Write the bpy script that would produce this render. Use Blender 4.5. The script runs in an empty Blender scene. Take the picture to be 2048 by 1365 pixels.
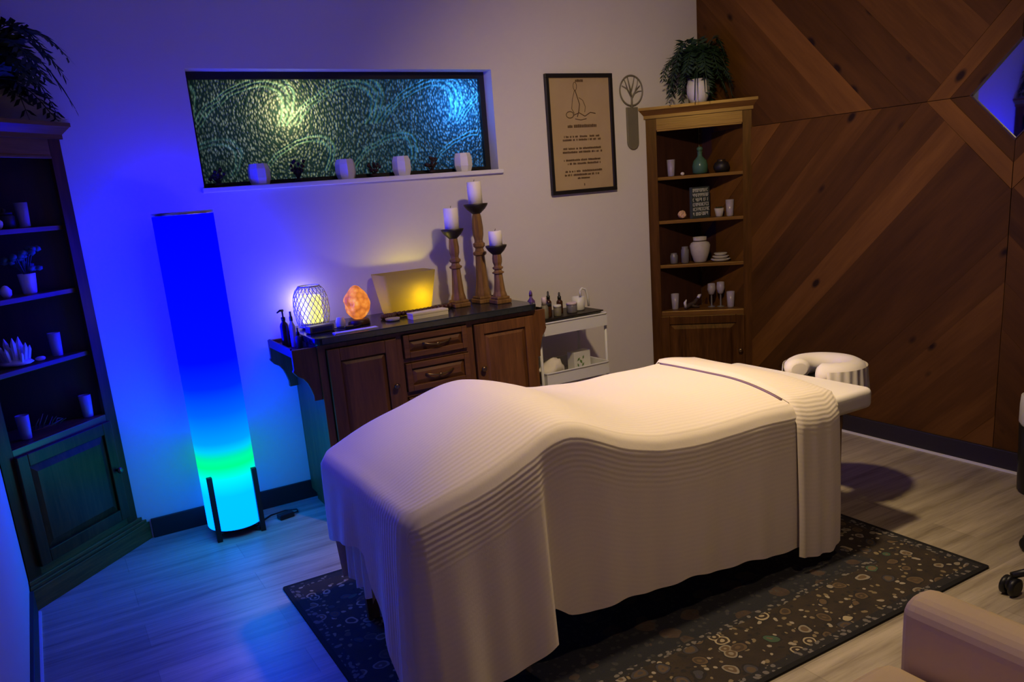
import bpy, bmesh, math, random
from mathutils import Vector, Matrix
from mathutils.noise import noise as pnoise
PI = math.pi
random.seed(7)
S = bpy.context.scene
COL = S.collection
S.view_settings.view_transform = 'Standard'
S.view_settings.look = 'None'
S.view_settings.exposure = 0.0

# ------------------------------------------------------------------ room numbers (metres)
L, R = -0.81, 3.247          # left and right wall planes; the back wall is y = 0
FRONT, CEIL = -5.3, 2.52
WX0, WX1, WZ0, WZ1 = 0.186, 1.748, 1.589, 2.106   # window recess
A = 0.4536                   # leg of the corner cabinets along each wall

# ------------------------------------------------------------------ node helper
class NT:
    def __init__(s, name):
        s.m = bpy.data.materials.new(name); s.m.use_nodes = True
        s.t = s.m.node_tree; s.t.nodes.clear()
        s.out = s.n('ShaderNodeOutputMaterial')
    def n(s, typ, **kw):
        nd = s.t.nodes.new(typ)
        for k, v in kw.items(): setattr(nd, k, v)
        return nd
    def set(s, nd, key, v):
        if v is None: return
        sk = nd.inputs[key]
        if isinstance(v, bpy.types.NodeSocket): s.t.links.new(v, sk)
        elif isinstance(v, tuple) and len(v) == 3 and sk.type == 'RGBA': sk.default_value = (*v, 1)
        else: sk.default_value = v
    def math(s, op, a, b=None, c=None, clamp=False):
        nd = s.n('ShaderNodeMath', operation=op, use_clamp=clamp)
        s.set(nd, 0, a); s.set(nd, 1, b); s.set(nd, 2, c)
        return nd.outputs[0]
    def mix(s, f, a, b, blend='MIX'):
        nd = s.n('ShaderNodeMix', data_type='RGBA', blend_type=blend)
        s.set(nd, 0, f); s.set(nd, 6, a); s.set(nd, 7, b)
        return nd.outputs[2]
    def ramp(s, f, stops, interp='LINEAR'):
        nd = s.n('ShaderNodeValToRGB'); cr = nd.color_ramp; cr.interpolation = interp
        while len(cr.elements) < len(stops): cr.elements.new(0.5)
        for e, (p, c) in zip(cr.elements, stops):
            e.position = p; e.color = (*c, 1) if len(c) == 3 else c
        s.set(nd, 0, f); return nd.outputs[0]
    def coord(s, kind='Object'):
        return s.n('ShaderNodeTexCoord').outputs[kind]
    def mapping(s, v, scale=(1, 1, 1), rot=(0, 0, 0), loc=(0, 0, 0)):
        nd = s.n('ShaderNodeMapping'); s.set(nd, 0, v)
        nd.inputs['Scale'].default_value = scale; nd.inputs['Rotation'].default_value = rot; nd.inputs['Location'].default_value = loc
        return nd.outputs[0]
    def noise(s, v, scale, detail=3, rough=.55, out='Fac'):
        nd = s.n('ShaderNodeTexNoise'); s.set(nd, 'Vector', v)
        nd.inputs['Scale'].default_value = scale; nd.inputs['Detail'].default_value = detail; nd.inputs['Roughness'].default_value = rough
        return nd.outputs[out]
    def voro(s, v, scale, feature='F1', rnd=1.0):
        nd = s.n('ShaderNodeTexVoronoi', feature=feature); s.set(nd, 'Vector', v)
        nd.inputs['Scale'].default_value = scale
        nd.inputs['Randomness'].default_value = rnd
        return nd
    def sep(s, v):
        nd = s.n('ShaderNodeSeparateXYZ'); s.set(nd, 0, v); return nd.outputs
    def bump(s, h, strength=.3, dist=.01):
        nd = s.n('ShaderNodeBump'); s.set(nd, 'Height', h)
        nd.inputs['Strength'].default_value = strength; nd.inputs['Distance'].default_value = dist
        return nd.outputs[0]
    def bsdf(s, color=(.5, .5, .5), rough=.6, metal=0, normal=None, emit=None, estr=0, trans=0, ior=1.45, spec=None, sheen=0, coat=0):
        nd = s.n('ShaderNodeBsdfPrincipled')
        s.set(nd, 'Base Color', color); s.set(nd, 'Roughness', rough); s.set(nd, 'Metallic', metal); s.set(nd, 'Normal', normal)
        if emit is not None: s.set(nd, 'Emission Color', emit); s.set(nd, 'Emission Strength', estr)
        s.set(nd, 'Transmission Weight', trans); s.set(nd, 'IOR', ior); s.set(nd, 'Specular IOR Level', spec)
        s.set(nd, 'Sheen Weight', sheen); s.set(nd, 'Coat Weight', coat)
        return nd.outputs[0]
    def done(s, sh):
        s.t.links.new(sh, s.out.inputs[0]); return s.m

def plain(name, color, rough=.5, metal=0, vary=.12, scale=9, bump=0, spec=None, sheen=0):
    k = NT(name); co = k.coord()
    nz = k.noise(co, scale)
    c = k.mix(nz, tuple(x*(1-vary) for x in color), tuple(min(1, x*(1+vary)) for x in color))
    nm = k.bump(k.noise(co, scale*12, 4), bump, .004) if bump else None
    return k.done(k.bsdf(c, rough, metal, nm, spec=spec, sheen=sheen))

def wood(name, dark, light, axis=2, rough=.42, scale=1.0, coat=0):
    k = NT(name); co = k.coord()
    sc = [14*scale]*3; sc[axis] = 1.1*scale
    v = k.mapping(co, tuple(sc))
    n1 = k.noise(v, 2.2, 5, .6); n2 = k.noise(v, 9, 3, .5)
    f = k.math('ADD', k.math('MULTIPLY', n1, .7), k.math('MULTIPLY', n2, .3))
    c = k.ramp(f, [(.3, dark), (.55, tuple((a+b)/2 for a, b in zip(dark, light))), (.75, light)])
    return k.done(k.bsdf(c, rough, 0, k.bump(n2, .12, .002), coat=coat))

M = {}
M['wall'] = plain('wall_paint', (.66, .62, .58), .9, vary=.03, scale=3, bump=.08)
M['ceiling'] = plain('ceiling_paint', (.7, .68, .65), .95, vary=.03)
M['base'] = plain('baseboard_dark', (.022, .016, .013), .5)
M['white_trim'] = plain('white_trim', (.75, .74, .74), .5, vary=.04)
M['black_trim'] = plain('black_frame', (.012, .011, .011), .4)
M['hutch'] = wood('hutch_wood', (.030, .010, .003), (.125, .050, .012), 2, .38)
M['hutch_h'] = wood('hutch_wood_rails', (.06, .022, .005), (.26, .12, .028), 0, .33)
for _n in ('hutch', 'hutch_h'):
    _b = [n for n in M[_n].node_tree.nodes if n.type == 'BSDF_PRINCIPLED'][0]
    _b.inputs['Specular Tint'].default_value = (1, .72, .25, 1); _b.inputs['Specular IOR Level'].default_value = .75 if _n == 'hutch_h' else .30  # yellow of the warm highlight put into the specular tint, stronger on rails
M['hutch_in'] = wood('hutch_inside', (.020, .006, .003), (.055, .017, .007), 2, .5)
M['buffet'] = wood('buffet_wood', (.075, .026, .006), (.24, .095, .022), 2, .5)
M['buffet_h'] = wood('buffet_wood_h', (.075, .026, .006), (.24, .095, .022), 0, .5)
M['granite'] = plain('dark_counter', (.012, .016, .018), .18, vary=.5, scale=60)
M['bronze'] = plain('bronze_pull', (.20, .13, .06), .3, .9)
M['black'] = plain('black_plastic', (.010, .010, .011), .4)
M['blackwood'] = plain('black_wood', (.012, .009, .008), .5)
M['steel'] = plain('brushed_steel', (.55, .55, .55), .3, .9)
M['sheet'] = plain('cotton_sheet', (.80, .74, .63), .9, vary=.04, bump=.1, sheen=.1)
M['cart'] = plain('cart_white_metal', (.66, .66, .60), .4, vary=.03)
M['cartgrey'] = plain('cart_grey_board', (.05, .047, .06), .7)
M['wax'] = plain('candle_wax', (.86, .80, .70), .55, vary=.03)
M['wick'] = plain('wick', (.02, .02, .02), .9)
M['iron'] = plain('dark_iron_cup', (.025, .018, .015), .45, .3)
M['candle_wood'] = wood('candlestick_wood', (.10, .045, .012), (.36, .19, .055), 2, .5)
M['pot'] = plain('white_ceramic', (.72, .70, .67), .35, vary=.03)
M['soil'] = plain('soil', (.02, .014, .01), 1)
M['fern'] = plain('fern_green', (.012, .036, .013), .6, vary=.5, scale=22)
M['fern_dark'] = plain('fern_dull_green', (.012, .026, .012), .7, vary=.5, scale=22)  # duller green for the left fern and the succulent
M['rock'] = plain('white_stone', (.70, .62, .55), .8, vary=.15, scale=40, bump=.3)
M['cream'] = plain('cream_card', (.78, .70, .45), .7, vary=.06)
M['paper'] = plain('white_paper', (.8, .8, .78), .8, vary=.03)
M['driftwood'] = plain('dark_driftwood', (.05, .03, .02), .8, vary=.4)
M['armchair'] = plain('white_upholstery', (.78, .61, .30), .75, vary=.03, bump=.06)
M['chair_leg'] = plain('chair_leg_dark', (.03, .02, .015), .5)
M['sage'] = plain('sage_metal', (.19, .17, .11), .6, .2, vary=.15)
M['darkcurl'] = plain('dried_sprig_brown', (.035, .018, .02), .8, vary=.4)
M['stone_grey'] = plain('carved_stone', (.42, .38, .33), .7, vary=.2, scale=30, bump=.3)
M['amber'] = plain('amber_bottle', (.05, .018, .008), .15, vary=.3)
M['purple'] = plain('violet_glass', (.10, .05, .16), .15, vary=.2)
M['pinkglass'] = plain('pale_pink_plastic', (.62, .50, .52), .3)
M['bluewhite'] = plain('pale_blue_plastic', (.55, .58, .70), .3)
M['navy'] = plain('navy_plastic', (.03, .035, .10), .3)
M['grey_box'] = plain('grey_plastic', (.16, .15, .14), .35)
M['saltbase'] = wood('salt_lamp_base', (.03, .012, .005), (.10, .04, .015), 0)
M['beads'] = plain('dark_beads', (.06, .018, .012), .35, vary=.4)
M['sign_dark'] = plain('letter_board_dark', (.035, .045, .05), .6)
M['sign_light'] = plain('letter_white', (.62, .62, .60), .6, vary=.05)
M['quartz'] = plain('pale_crystal', (.62, .58, .66), .25, vary=.2, scale=30)
M['leaf_green'] = plain('printed_green', (.12, .22, .06), .6, vary=.5, scale=60)

def glass_mat(name, col, alpha_rough=.1):
    k = NT(name)
    g = k.n('ShaderNodeBsdfGlass'); k.set(g, 'Color', col); k.set(g, 'Roughness', alpha_rough); k.set(g, 'IOR', 1.3)
    nz = k.noise(k.coord(), 30)
    d = k.bsdf(k.mix(nz, tuple(c*.8 for c in col), col), .25)
    mx = k.n('ShaderNodeMixShader'); k.set(mx, 0, .55); k.t.links.new(g.outputs[0], mx.inputs[1]); k.t.links.new(d, mx.inputs[2])
    return k.done(mx.outputs[0])
M['tumbler'] = glass_mat('frosted_tumbler_glass', (.62, .55, .62))
M['greenglass'] = glass_mat('green_bottle_glass', (.12, .26, .17), .05)
M['smoke'] = glass_mat('grey_glass', (.30, .28, .28), .05)

def floor_mat():
    k = NT('vinyl_plank_floor'); co = k.coord()
    br = k.n('ShaderNodeTexBrick'); k.set(br, 'Vector', co)
    for a, b in (('Scale', 1.0), ('Brick Width', 1.22), ('Row Height', .18), ('Mortar Size', .0012), ('Bias', 0.0)): br.inputs[a].default_value = b
    br.offset = .37
    k.set(br, 'Color1', (.30, .30, .30)); k.set(br, 'Color2', (.75, .75, .75)); k.set(br, 'Mortar', (.1, .1, .1))
    v = k.mapping(co, (.9, 11, 1)); n1 = k.noise(v, 1.7, 5, .62)
    v2 = k.mapping(co, (2.5, 50, 1)); n2 = k.noise(v2, 2, 3, .6)
    f = k.math('ADD', k.math('MULTIPLY', n1, .75), k.math('MULTIPLY', n2, .25))
    c = k.ramp(f, [(.30, (.16, .125, .085)), (.45, (.33, .275, .19)), (.62, (.46, .39, .28))])
    c = k.mix(.35, c, br.outputs['Color'], 'OVERLAY')
    return k.done(k.bsdf(c, .42, 0, k.bump(n2, .06, .002)))
M['floor'] = floor_mat()

def plank_mat():
    # uv: x along the board (m), y across the board with a random offset per board; 'tone' is one value per board
    k = NT('knotty_plank_wood'); uv = k.n('ShaderNodeUVMap').outputs[0]
    at = k.n('ShaderNodeAttribute', attribute_name='tone').outputs['Fac']
    n1 = k.noise(k.mapping(uv, (1.0, 7, 1)), 1.5, 4, .6)
    n2 = k.noise(k.mapping(uv, (4, 55, 1)), 1.5, 3)
    f = k.math('ADD', k.math('MULTIPLY', n1, .62), k.math('MULTIPLY', n2, .14))
    f = k.math('ADD', f, k.math('MULTIPLY', k.math('SUBTRACT', at, .5), .72))
    c = k.ramp(f, [(.0, (.040, .016, .0025)), (.36, (.098, .039, .006)), (.70, (.20, .083, .014)), (1.0, (.44, .20, .055))])
    vo = k.voro(k.mapping(uv, (3.4, 6.0, 1)), 1.0)
    kn = k.ramp(vo.outputs['Distance'], [(.07, (1, 1, 1)), (.14, (0, 0, 0))])
    c = k.mix(k.math('MULTIPLY', kn, .93), c, (.012, .005, .003))
    return k.done(k.bsdf(c, .6, 0, k.bump(n2, .12, .002), spec=.12))
M['plank'] = plank_mat()

def blanket_mat(name, col, period):
    k = NT(name); uv = k.n('ShaderNodeUVMap').outputs[0]; o = k.sep(uv)
    wob = k.math('MULTIPLY', k.noise(k.mapping(uv, (3, 3, 1)), 2), .010)
    w = k.math('SINE', k.math('MULTIPLY', k.math('ADD', o[1], wob), 2*PI/period))
    fine = k.noise(uv, 160, 3)
    fade = k.ramp(k.math('ADD', o[1], 2.5), [(.24, (.05,)*3), (.345, (1,)*3), (.46, (1,)*3), (.70, (.2,)*3)])
    h = k.math('ADD', k.math('MULTIPLY', k.math('MULTIPLY', w, fade), .7), k.math('MULTIPLY', fine, .4))
    c = k.mix(k.math('MULTIPLY_ADD', w, .5, .5), tuple(x*.97 for x in col), col)
    return k.done(k.bsdf(c, .92, 0, k.bump(h, .24, .0030), sheen=.15))
M['blanket'] = blanket_mat('chenille_blanket', (.81, .71, .55), .017)
M['stripe'] = plain('mauve_hem', (.22, .14, .19), .9)

def rug_mat(w, h):
    k = NT('patterned_rug'); co = k.coord(); o = k.sep(co)   # rug centred on its own origin
    dx = k.math('SUBTRACT', w/2, k.math('ABSOLUTE', o[0])); dy = k.math('SUBTRACT', h/2, k.math('ABSOLUTE', o[1]))
    d = k.math('MINIMUM', dx, dy)
    band = k.math('MULTIPLY', k.math('GREATER_THAN', d, .05), k.math('LESS_THAN', d, .27))
    line = k.math('MULTIPLY', k.math('GREATER_THAN', d, .27), k.math('LESS_THAN', d, .295))
    edge = k.math('LESS_THAN', d, .018)
    wv = k.n('ShaderNodeVectorMath', operation='ADD'); k.set(wv, 0, co)
    sc = k.n('ShaderNodeVectorMath', operation='SCALE'); k.set(sc, 0, k.noise(co, 9, 2, out='Color')); sc.inputs[3].default_value = .055
    k.t.links.new(sc.outputs[0], wv.inputs[1]); v = wv.outputs[0]
    v1 = k.voro(v, 14); d1 = v1.outputs['Distance']
    flower = k.math('LESS_THAN', d1, .34); core = k.math('LESS_THAN', d1, .17); ring = k.math('LESS_THAN', d1, .40)
    v2 = k.voro(v, 36); leaf = k.math('LESS_THAN', v2.outputs['Distance'], .30)
    hue = k.sep(v1.outputs['Color'])[0]
    fc = k.ramp(hue, [(0, (.36, .29, .17)), (.22, (.11, .07, .035)), (.5, (.05, .045, .05)), (.72, (.24, .20, .14)), (.9, (.05, .09, .05))], 'CONSTANT')
    lc = k.ramp(k.sep(v2.outputs['Color'])[0], [(0, (.20, .15, .08)), (.45, (.020, .016, .014)), (.75, (.32, .27, .19))], 'CONSTANT')
    ground = k.mix(k.noise(co, 14), (.012, .010, .010), (.055, .036, .02))
    bcol = k.mix(leaf, ground, lc)
    bcol = k.mix(ring, bcol, (.02, .016, .014)); bcol = k.mix(flower, bcol, fc); bcol = k.mix(k.math('LESS_THAN', d1, .25), bcol, k.mix(hue, (.03, .02, .015), (.14, .09, .045))); bcol = k.mix(k.math('LESS_THAN', d1, .12), bcol, fc)
    v3 = k.voro(v, 9); mot = k.math('LESS_THAN', v3.outputs['Distance'], .33)
    field = k.mix(mot, (.015, .015, .018), k.mix(k.noise(co, 30), (.02, .015, .013), (.085, .05, .03)))
    field = k.mix(k.math('MULTIPLY', leaf, .6), field, (.05, .045, .04))
    v4 = k.voro(v, 44); dots = k.math('LESS_THAN', v4.outputs['Distance'], .38)
    guard = k.mix(dots, (.02, .018, .018), (.15, .13, .11))
    c = k.mix(band, field, bcol); c = k.mix(line, c, guard)
    outer = k.math('LESS_THAN', d, .05); c = k.mix(outer, c, guard); c = k.mix(edge, c, (.008, .007, .007))
    return k.done(k.bsdf(c, .95, 0, k.bump(k.noise(co, 260, 2), .5, .004)))

def lamp_mat():
    k = NT('lamp_shade_glow'); z = k.sep(k.coord())[2]
    f = k.math('DIVIDE', z, 1.5)
    gr = k.ramp(f, [(0, (.50,)*3), (.14, (.52,)*3), (.20, (.85,)*3), (.235, (1,)*3), (.262, (.80,)*3), (.31, (.32,)*3), (.40, (.11,)*3), (.48, (.02,)*3), (.56, (.003,)*3), (1, (0,)*3)])
    bl = k.ramp(f, [(0, (.18,)*3), (.15, (.16,)*3), (.20, (.035,)*3), (.235, (.012,)*3), (.265, (.018,)*3), (.32, (.075,)*3), (.42, (.42,)*3), (.55, (1,)*3), (1, (1,)*3)])
    cc = k.n('ShaderNodeCombineColor'); k.set(cc, 0, 0.0); k.set(cc, 1, k.math('MULTIPLY', gr, 1.15)); k.set(cc, 2, k.math('MULTIPLY', bl, 25.0))
    em = k.n('ShaderNodeEmission'); k.set(em, 'Color', cc.outputs[0]); k.set(em, 'Strength', 1.0)
    return k.done(em.outputs[0])
M['lamp'] = lamp_mat()

def pane_mat():
    k = NT('textured_art_glass'); co = k.coord(); o = k.sep(co)     # pane origin at its lower left corner, x along, z up
    # rows of breaking waves: raised arcs that repeat along the pane
    def arcs(x0, period, zc, radii, wdt):
        xs = k.math('ADD', o[0], k.math('MULTIPLY', k.math('SUBTRACT', zc, o[2]), .75))
        xs = k.math('ADD', xs, k.math('MULTIPLY', k.noise(co, 9, 2), .06))
        u = k.math('SUBTRACT', k.math('MODULO', k.math('ADD', k.math('SUBTRACT', xs, x0), period*4), period), period/2)
        r = k.math('SQRT', k.math('ADD', k.math('POWER', k.math('MULTIPLY', u, 1.0), 2), k.math('POWER', k.math('SUBTRACT', o[2], zc), 2)))
        up = k.math('GREATER_THAN', o[2], zc)
        tot = None
        for rr in radii:
            a = k.math('SUBTRACT', 1, k.math('DIVIDE', k.math('ABSOLUTE', k.math('SUBTRACT', r, rr)), wdt), clamp=True)
            tot = a if tot is None else k.math('MAXIMUM', tot, a)
        return k.math('MULTIPLY', tot, up)
    a1 = arcs(.02, .46, .27, (.228, .205, .182), .009)
    a2 = arcs(.26, .46, .05, (.17, .148), .009)
    arc = k.math('MAXIMUM', a1, a2)
    v = k.mapping(co, (1, 1, .62), (0, -.7, 0))
    v1 = k.voro(v, 88); v2 = k.voro(v, 120)
    spk = k.ramp(v1.outputs['Distance'], [(.18, (1, 1, 1)), (.62, (0, 0, 0))])
    big = k.noise(co, 7, 3)
    nz = k.noise(v, 45, 3)
    f = k.math('MULTIPLY', spk, k.math('MULTIPLY_ADD', nz, 2.2, -.55), clamp=True)
    base = k.mix(big, (.010, .035, .050), (.035, .075, .065))
    c = k.mix(f, base, (.55, .66, .62))
    c = k.mix(k.math('MULTIPLY', arc, k.math('MULTIPLY_ADD', nz, 1.8, -.45), clamp=True), c, (.34, .70, .60))
    h = k.math('ADD', k.math('ADD', spk, k.math('MULTIPLY', arc, .8)), nz)
    bm = k.bump(h, .8, .012)
    tr = k.n('ShaderNodeBsdfTranslucent'); k.set(tr, 'Color', c); k.set(tr, 'Normal', bm)
    gl = k.bsdf(k.mix(.5, c, (0, 0, 0)), .22, 0, bm, spec=.6)
    mx = k.n('ShaderNodeMixShader'); k.set(mx, 0, .5); k.t.links.new(tr.outputs[0], mx.inputs[1]); k.t.links.new(gl, mx.inputs[2])
    return k.done(mx.outputs[0])
M['pane'] = pane_mat()

def mirror_mat():
    k = NT('mirror_silver'); nz = k.noise(k.coord(), 4)
    return k.done(k.bsdf(k.mix(nz, (.86, .86, .88), (.9, .9, .92)), .02, 1))
M['mirror'] = mirror_mat()

def glow_mat(name, col, strength, base=(.8, .6, .3), vary=.35, scale=30):
    k = NT(name); nz = k.noise(k.coord(), scale, 3)
    c = k.mix(nz, tuple(x*(1-vary) for x in col), tuple(min(1, x*(1+vary)) for x in col))
    return k.done(k.bsdf(base, .5, emit=c, estr=strength))
M['lantern_core'] = glow_mat('lantern_glow', (1, .86, .13), 1.5, vary=.12)
def salt_mat():
    k = NT('salt_crystal_glow'); co = k.coord()
    n1 = k.noise(co, 26, 4); v1 = k.voro(co, 38).outputs['Distance']
    f = k.math('ADD', k.math('MULTIPLY', n1, .7), k.math('MULTIPLY', v1, .5))
    c = k.ramp(f, [(.25, (1, .50, .14)), (.5, (.90, .27, .035)), (.8, (.50, .11, .015))])
    return k.done(k.bsdf((.22, .08, .02), .6, 0, k.bump(n1, .4, .01), emit=c, estr=.95))
M['salt'] = salt_mat()
def jar_mat():
    k = NT('mottled_white_wire'); nz = k.noise(k.coord(), 60, 3)
    return k.done(k.bsdf(k.mix(nz, (.5, .51, .46), (.8, .8, .74)), .4))
M['wire'] = jar_mat()
def bowl_mat():
    k = NT('translucent_yellow_bowl'); nz = k.noise(k.coord(), 8)
    c = k.mix(nz, (.72, .60, .20), (.84, .72, .28))
    tr = k.n('ShaderNodeBsdfTranslucent'); k.set(tr, 'Color', (.66, .55, .012))
    d = k.bsdf(c, .5)
    mx = k.n('ShaderNodeMixShader'); k.set(mx, 0, .32); k.t.links.new(tr.outputs[0], mx.inputs[1]); k.t.links.new(d, mx.inputs[2])
    return k.done(mx.outputs[0])
M['bowl'] = bowl_mat()
def cert_mat():
    k = NT('aged_parchment'); nz = k.noise(k.coord(), 5, 4)
    return k.done(k.bsdf(k.mix(nz, (.36, .25, .13), (.48, .36, .20)), .8))
M['parchment'] = cert_mat()
M['ink'] = plain('brown_ink', (.10, .055, .025), .8)

# ------------------------------------------------------------------ mesh helpers
def obj(name, bm, mat, parent=None, loc=(0, 0, 0), rot=(0, 0, 0), bevel=0, smooth=False):
    me = bpy.data.meshes.new(name)
    if smooth:
        for f in bm.faces: f.smooth = True
    bm.normal_update(); bm.to_mesh(me); bm.free()
    o = bpy.data.objects.new(name, me); COL.objects.link(o)
    o.location = loc; o.rotation_euler = rot
    if parent: o.parent = parent
    for m in (mat if isinstance(mat, (list, tuple)) else [mat]): me.materials.append(m)
    if bevel:
        b = o.modifiers.new('bevel', 'BEVEL'); b.width = bevel; b.segments = 2; b.limit_method = 'ANGLE'; b.angle_limit = .6
    return o
def thing(name, label, cat, loc=(0, 0, 0), rotz=0, group=None):
    o = bpy.data.objects.new(name, None); COL.objects.link(o)
    o.empty_display_size = .1
    o.location = loc; o.rotation_euler = (0, 0, rotz)
    return tag(o, label, cat, group)
def tag(o, label, cat, group=None):
    o['label'] = label; o['category'] = cat
    if group: o['group'] = group
    return o
def struct(name, bm, mat, parent=None, **kw):
    o = obj(name, bm, mat, parent, **kw); o['kind'] = 'structure'
    return o
def copy_tree(o, parent=None):
    c = o.copy(); COL.objects.link(c); c.parent = parent
    for ch in list(o.children): copy_tree(ch, c)
    return c
def dup(src, loc, rotz, label, group=None):
    c = copy_tree(src); c.location = loc; c.rotation_euler = (0, 0, rotz); c['label'] = label
    if group: c['group'] = group
    return c

def BM(): return bmesh.new()
def box(bm, x0, x1, y0, y1, z0, z1, M4=None):
    vs = [bm.verts.new(Vector(p)) for p in ((x0, y0, z0), (x1, y0, z0), (x1, y1, z0), (x0, y1, z0), (x0, y0, z1), (x1, y0, z1), (x1, y1, z1), (x0, y1, z1))]
    if M4 is not None:
        for v in vs: v.co = M4 @ v.co
    for q in ((0, 3, 2, 1), (4, 5, 6, 7), (0, 1, 5, 4), (1, 2, 6, 5), (2, 3, 7, 6), (3, 0, 4, 7)): bm.faces.new([vs[i] for i in q])
    return vs
def prism(bm, poly, a, b, fn):
    # poly: list of 2-D points; fn(u, v, w) -> 3-D; extruded w = a..b
    lo = [bm.verts.new(fn(u, v, a)) for u, v in poly]; hi = [bm.verts.new(fn(u, v, b)) for u, v in poly]
    n = len(poly)
    f = [bm.faces.new(lo[::-1]), bm.faces.new(hi)]
    for i in range(n): f.append(bm.faces.new((lo[i], lo[(i+1) % n], hi[(i+1) % n], hi[i])))
    bmesh.ops.recalc_face_normals(bm, faces=f)
    return f
def lathe(bm, prof, seg=24, c=(0, 0, 0), squash=(1, 1), smooth=True, cap=True, rotoff=0):
    rings = []
    for r, z in prof:
        rings.append([bm.verts.new((c[0]+r*math.cos(2*PI*i/seg+rotoff)*squash[0], c[1]+r*math.sin(2*PI*i/seg+rotoff)*squash[1], c[2]+z)) for i in range(seg)])
    for a, b in zip(rings, rings[1:]):
        for i in range(seg):
            f = bm.faces.new((a[i], a[(i+1) % seg], b[(i+1) % seg], b[i])); f.smooth = smooth
    if cap:
        bm.faces.new(rings[0][::-1]); bm.faces.new(rings[-1])
def tube(bm, pts, r, seg=8, closed=False, cap=True):
    pts = [Vector(p) for p in pts]; n = len(pts)
    rs = r if isinstance(r, (list, tuple)) else [r]*n
    rings = []; up = None
    for i, p in enumerate(pts):
        if closed: t = pts[(i+1) % n]-pts[i-1]
        else: t = pts[min(i+1, n-1)]-pts[max(i-1, 0)]
        t.normalize()
        if up is None:
            up = Vector((0, 0, 1)) if abs(t.z) < .9 else Vector((1, 0, 0))
        x = up.cross(t)
        if x.length < 1e-5: x = Vector((1, 0, 0)).cross(t)
        x.normalize(); y = t.cross(x); up = y
        rings.append([bm.verts.new(p+(x*math.cos(2*PI*k/seg)+y*math.sin(2*PI*k/seg))*rs[i]) for k in range(seg)])
    for i in range(n if closed else n-1):
        a, b = rings[i], rings[(i+1) % n]
        for k in range(seg):
            f = bm.faces.new((a[k], a[(k+1) % seg], b[(k+1) % seg], b[k])); f.smooth = True
    if cap and not closed:
        bm.faces.new(rings[0][::-1]); bm.faces.new(rings[-1])
def blob(bm, c, s, sub=2, amp=0, fr=3, seed=0, smooth=True):
    g = bmesh.ops.create_icosphere(bm, subdivisions=sub, radius=1)
    for v in g['verts']:
        k = 1+amp*pnoise(v.co*fr+Vector((seed, seed*1.7, 0)))
        v.co = Vector((v.co.x*s[0]*k+c[0], v.co.y*s[1]*k+c[1], v.co.z*s[2]*k+c[2]))
        for f in v.link_faces: f.smooth = smooth
def rrect(x0, x1, y0, y1, r, n=6):
    out = []
    for cx, cy, a0 in ((x1-r, y1-r, 0), (x0+r, y1-r, PI/2), (x0+r, y0+r, PI), (x1-r, y0+r, 3*PI/2)):
        for i in range(n+1):
            a = a0+PI/2*i/n; out.append((cx+r*math.cos(a), cy+r*math.sin(a)))
    return out
def lerp_table(x, tab):
    if x <= tab[0][0]: return tab[0][1]
    for (a, va), (b, vb) in zip(tab, tab[1:]):
        if x <= b: return va+(vb-va)*(x-a)/(b-a)
    return tab[-1][1]
def sstep(a, b, x):
    t = max(0, min(1, (x-a)/(b-a))); return t*t*(3-2*t)
XYZ = lambda u, v, w: Vector((u, v, w))
XZ = lambda u, v, w: Vector((u, w, v))
YZ = lambda u, v, w: Vector((w, u, v))

# ------------------------------------------------------------------ setting
bm = BM(); box(bm, L-.1, R+.1, FRONT-.1, .5, -.08, 0); struct('floor', bm, M['floor'])
bm = BM(); box(bm, L-.1, R+.1, FRONT-.1, .12, CEIL, CEIL+.08); struct('ceiling', bm, M['ceiling'])
bm = BM()
for a in ((L-.1, WX0, 0, CEIL), (WX1, R+.1, 0, CEIL), (WX0, WX1, 0, WZ0), (WX0, WX1, WZ1, CEIL)): box(bm, a[0], a[1], 0, .14, a[2], a[3])
bmesh.ops.remove_doubles(bm, verts=bm.verts, dist=1e-5)
struct('wall_back', bm, M['wall'])
bm = BM(); box(bm, L-.1, L, FRONT, 0, 0, CEIL); struct('wall_left', bm, M['wall'])
bm = BM(); box(bm, L-.1, R+.1, FRONT-.1, FRONT, 0, CEIL); struct('wall_front', bm, plain('low_bounce_wall', (.34, .28, .22), .9, vary=.03))  # wall out of view, coloured darker to cut the bounce light
bm = BM(); box(bm, L+A+.05, R-A-.05, -.014, 0, 0, .095); struct('baseboard_back', bm, M['base'], bevel=.003)
bm = BM(); box(bm, L, L+.014, FRONT, -A-.05, 0, .095); struct('baseboard_left', bm, M['base'], bevel=.003)
bm = BM(); box(bm, L+.0145, L+.024, FRONT, -A-.06, 0, .008); struct('trim_1', bm, M['white_trim'])
bm = BM(); box(bm, R-.034, R-.016, FRONT, -A-.05, 0, .10); struct('baseboard_right', bm, M['base'], bevel=.003)
bm = BM(); box(bm, R-.046, R-.0345, FRONT, -A-.06, 0, .010); struct('trim_2', bm, M['white_trim'])

# window
bm = BM()
W = WX1-WX0; H = WZ1-WZ0; fr = .022
for a in ((0, W, 0, fr), (0, W, H-fr*1.5, H), (0, fr, fr, H-fr*1.5), (W-fr*1.4, W, fr, H-fr*1.5)): box(bm, a[0], a[1], .085, .125, a[2], a[3])
win = struct('window_1', bm, M['black_trim'], loc=(WX0, 0, WZ0))
bm = BM(); bm.faces.new([bm.verts.new(p) for p in ((fr*.5, .108, fr*.5), (W-fr*.5, .108, fr*.5), (W-fr*.5, .108, H-fr*.5), (fr*.5, .108, H-fr*.5))]); struct('window_pane', bm, M['pane'], win)
bm = BM(); box(bm, -.012, W+.022, -.022, .0845, -.022, 0); struct('window_sill', bm, M['white_trim'], win, bevel=.004)

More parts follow.
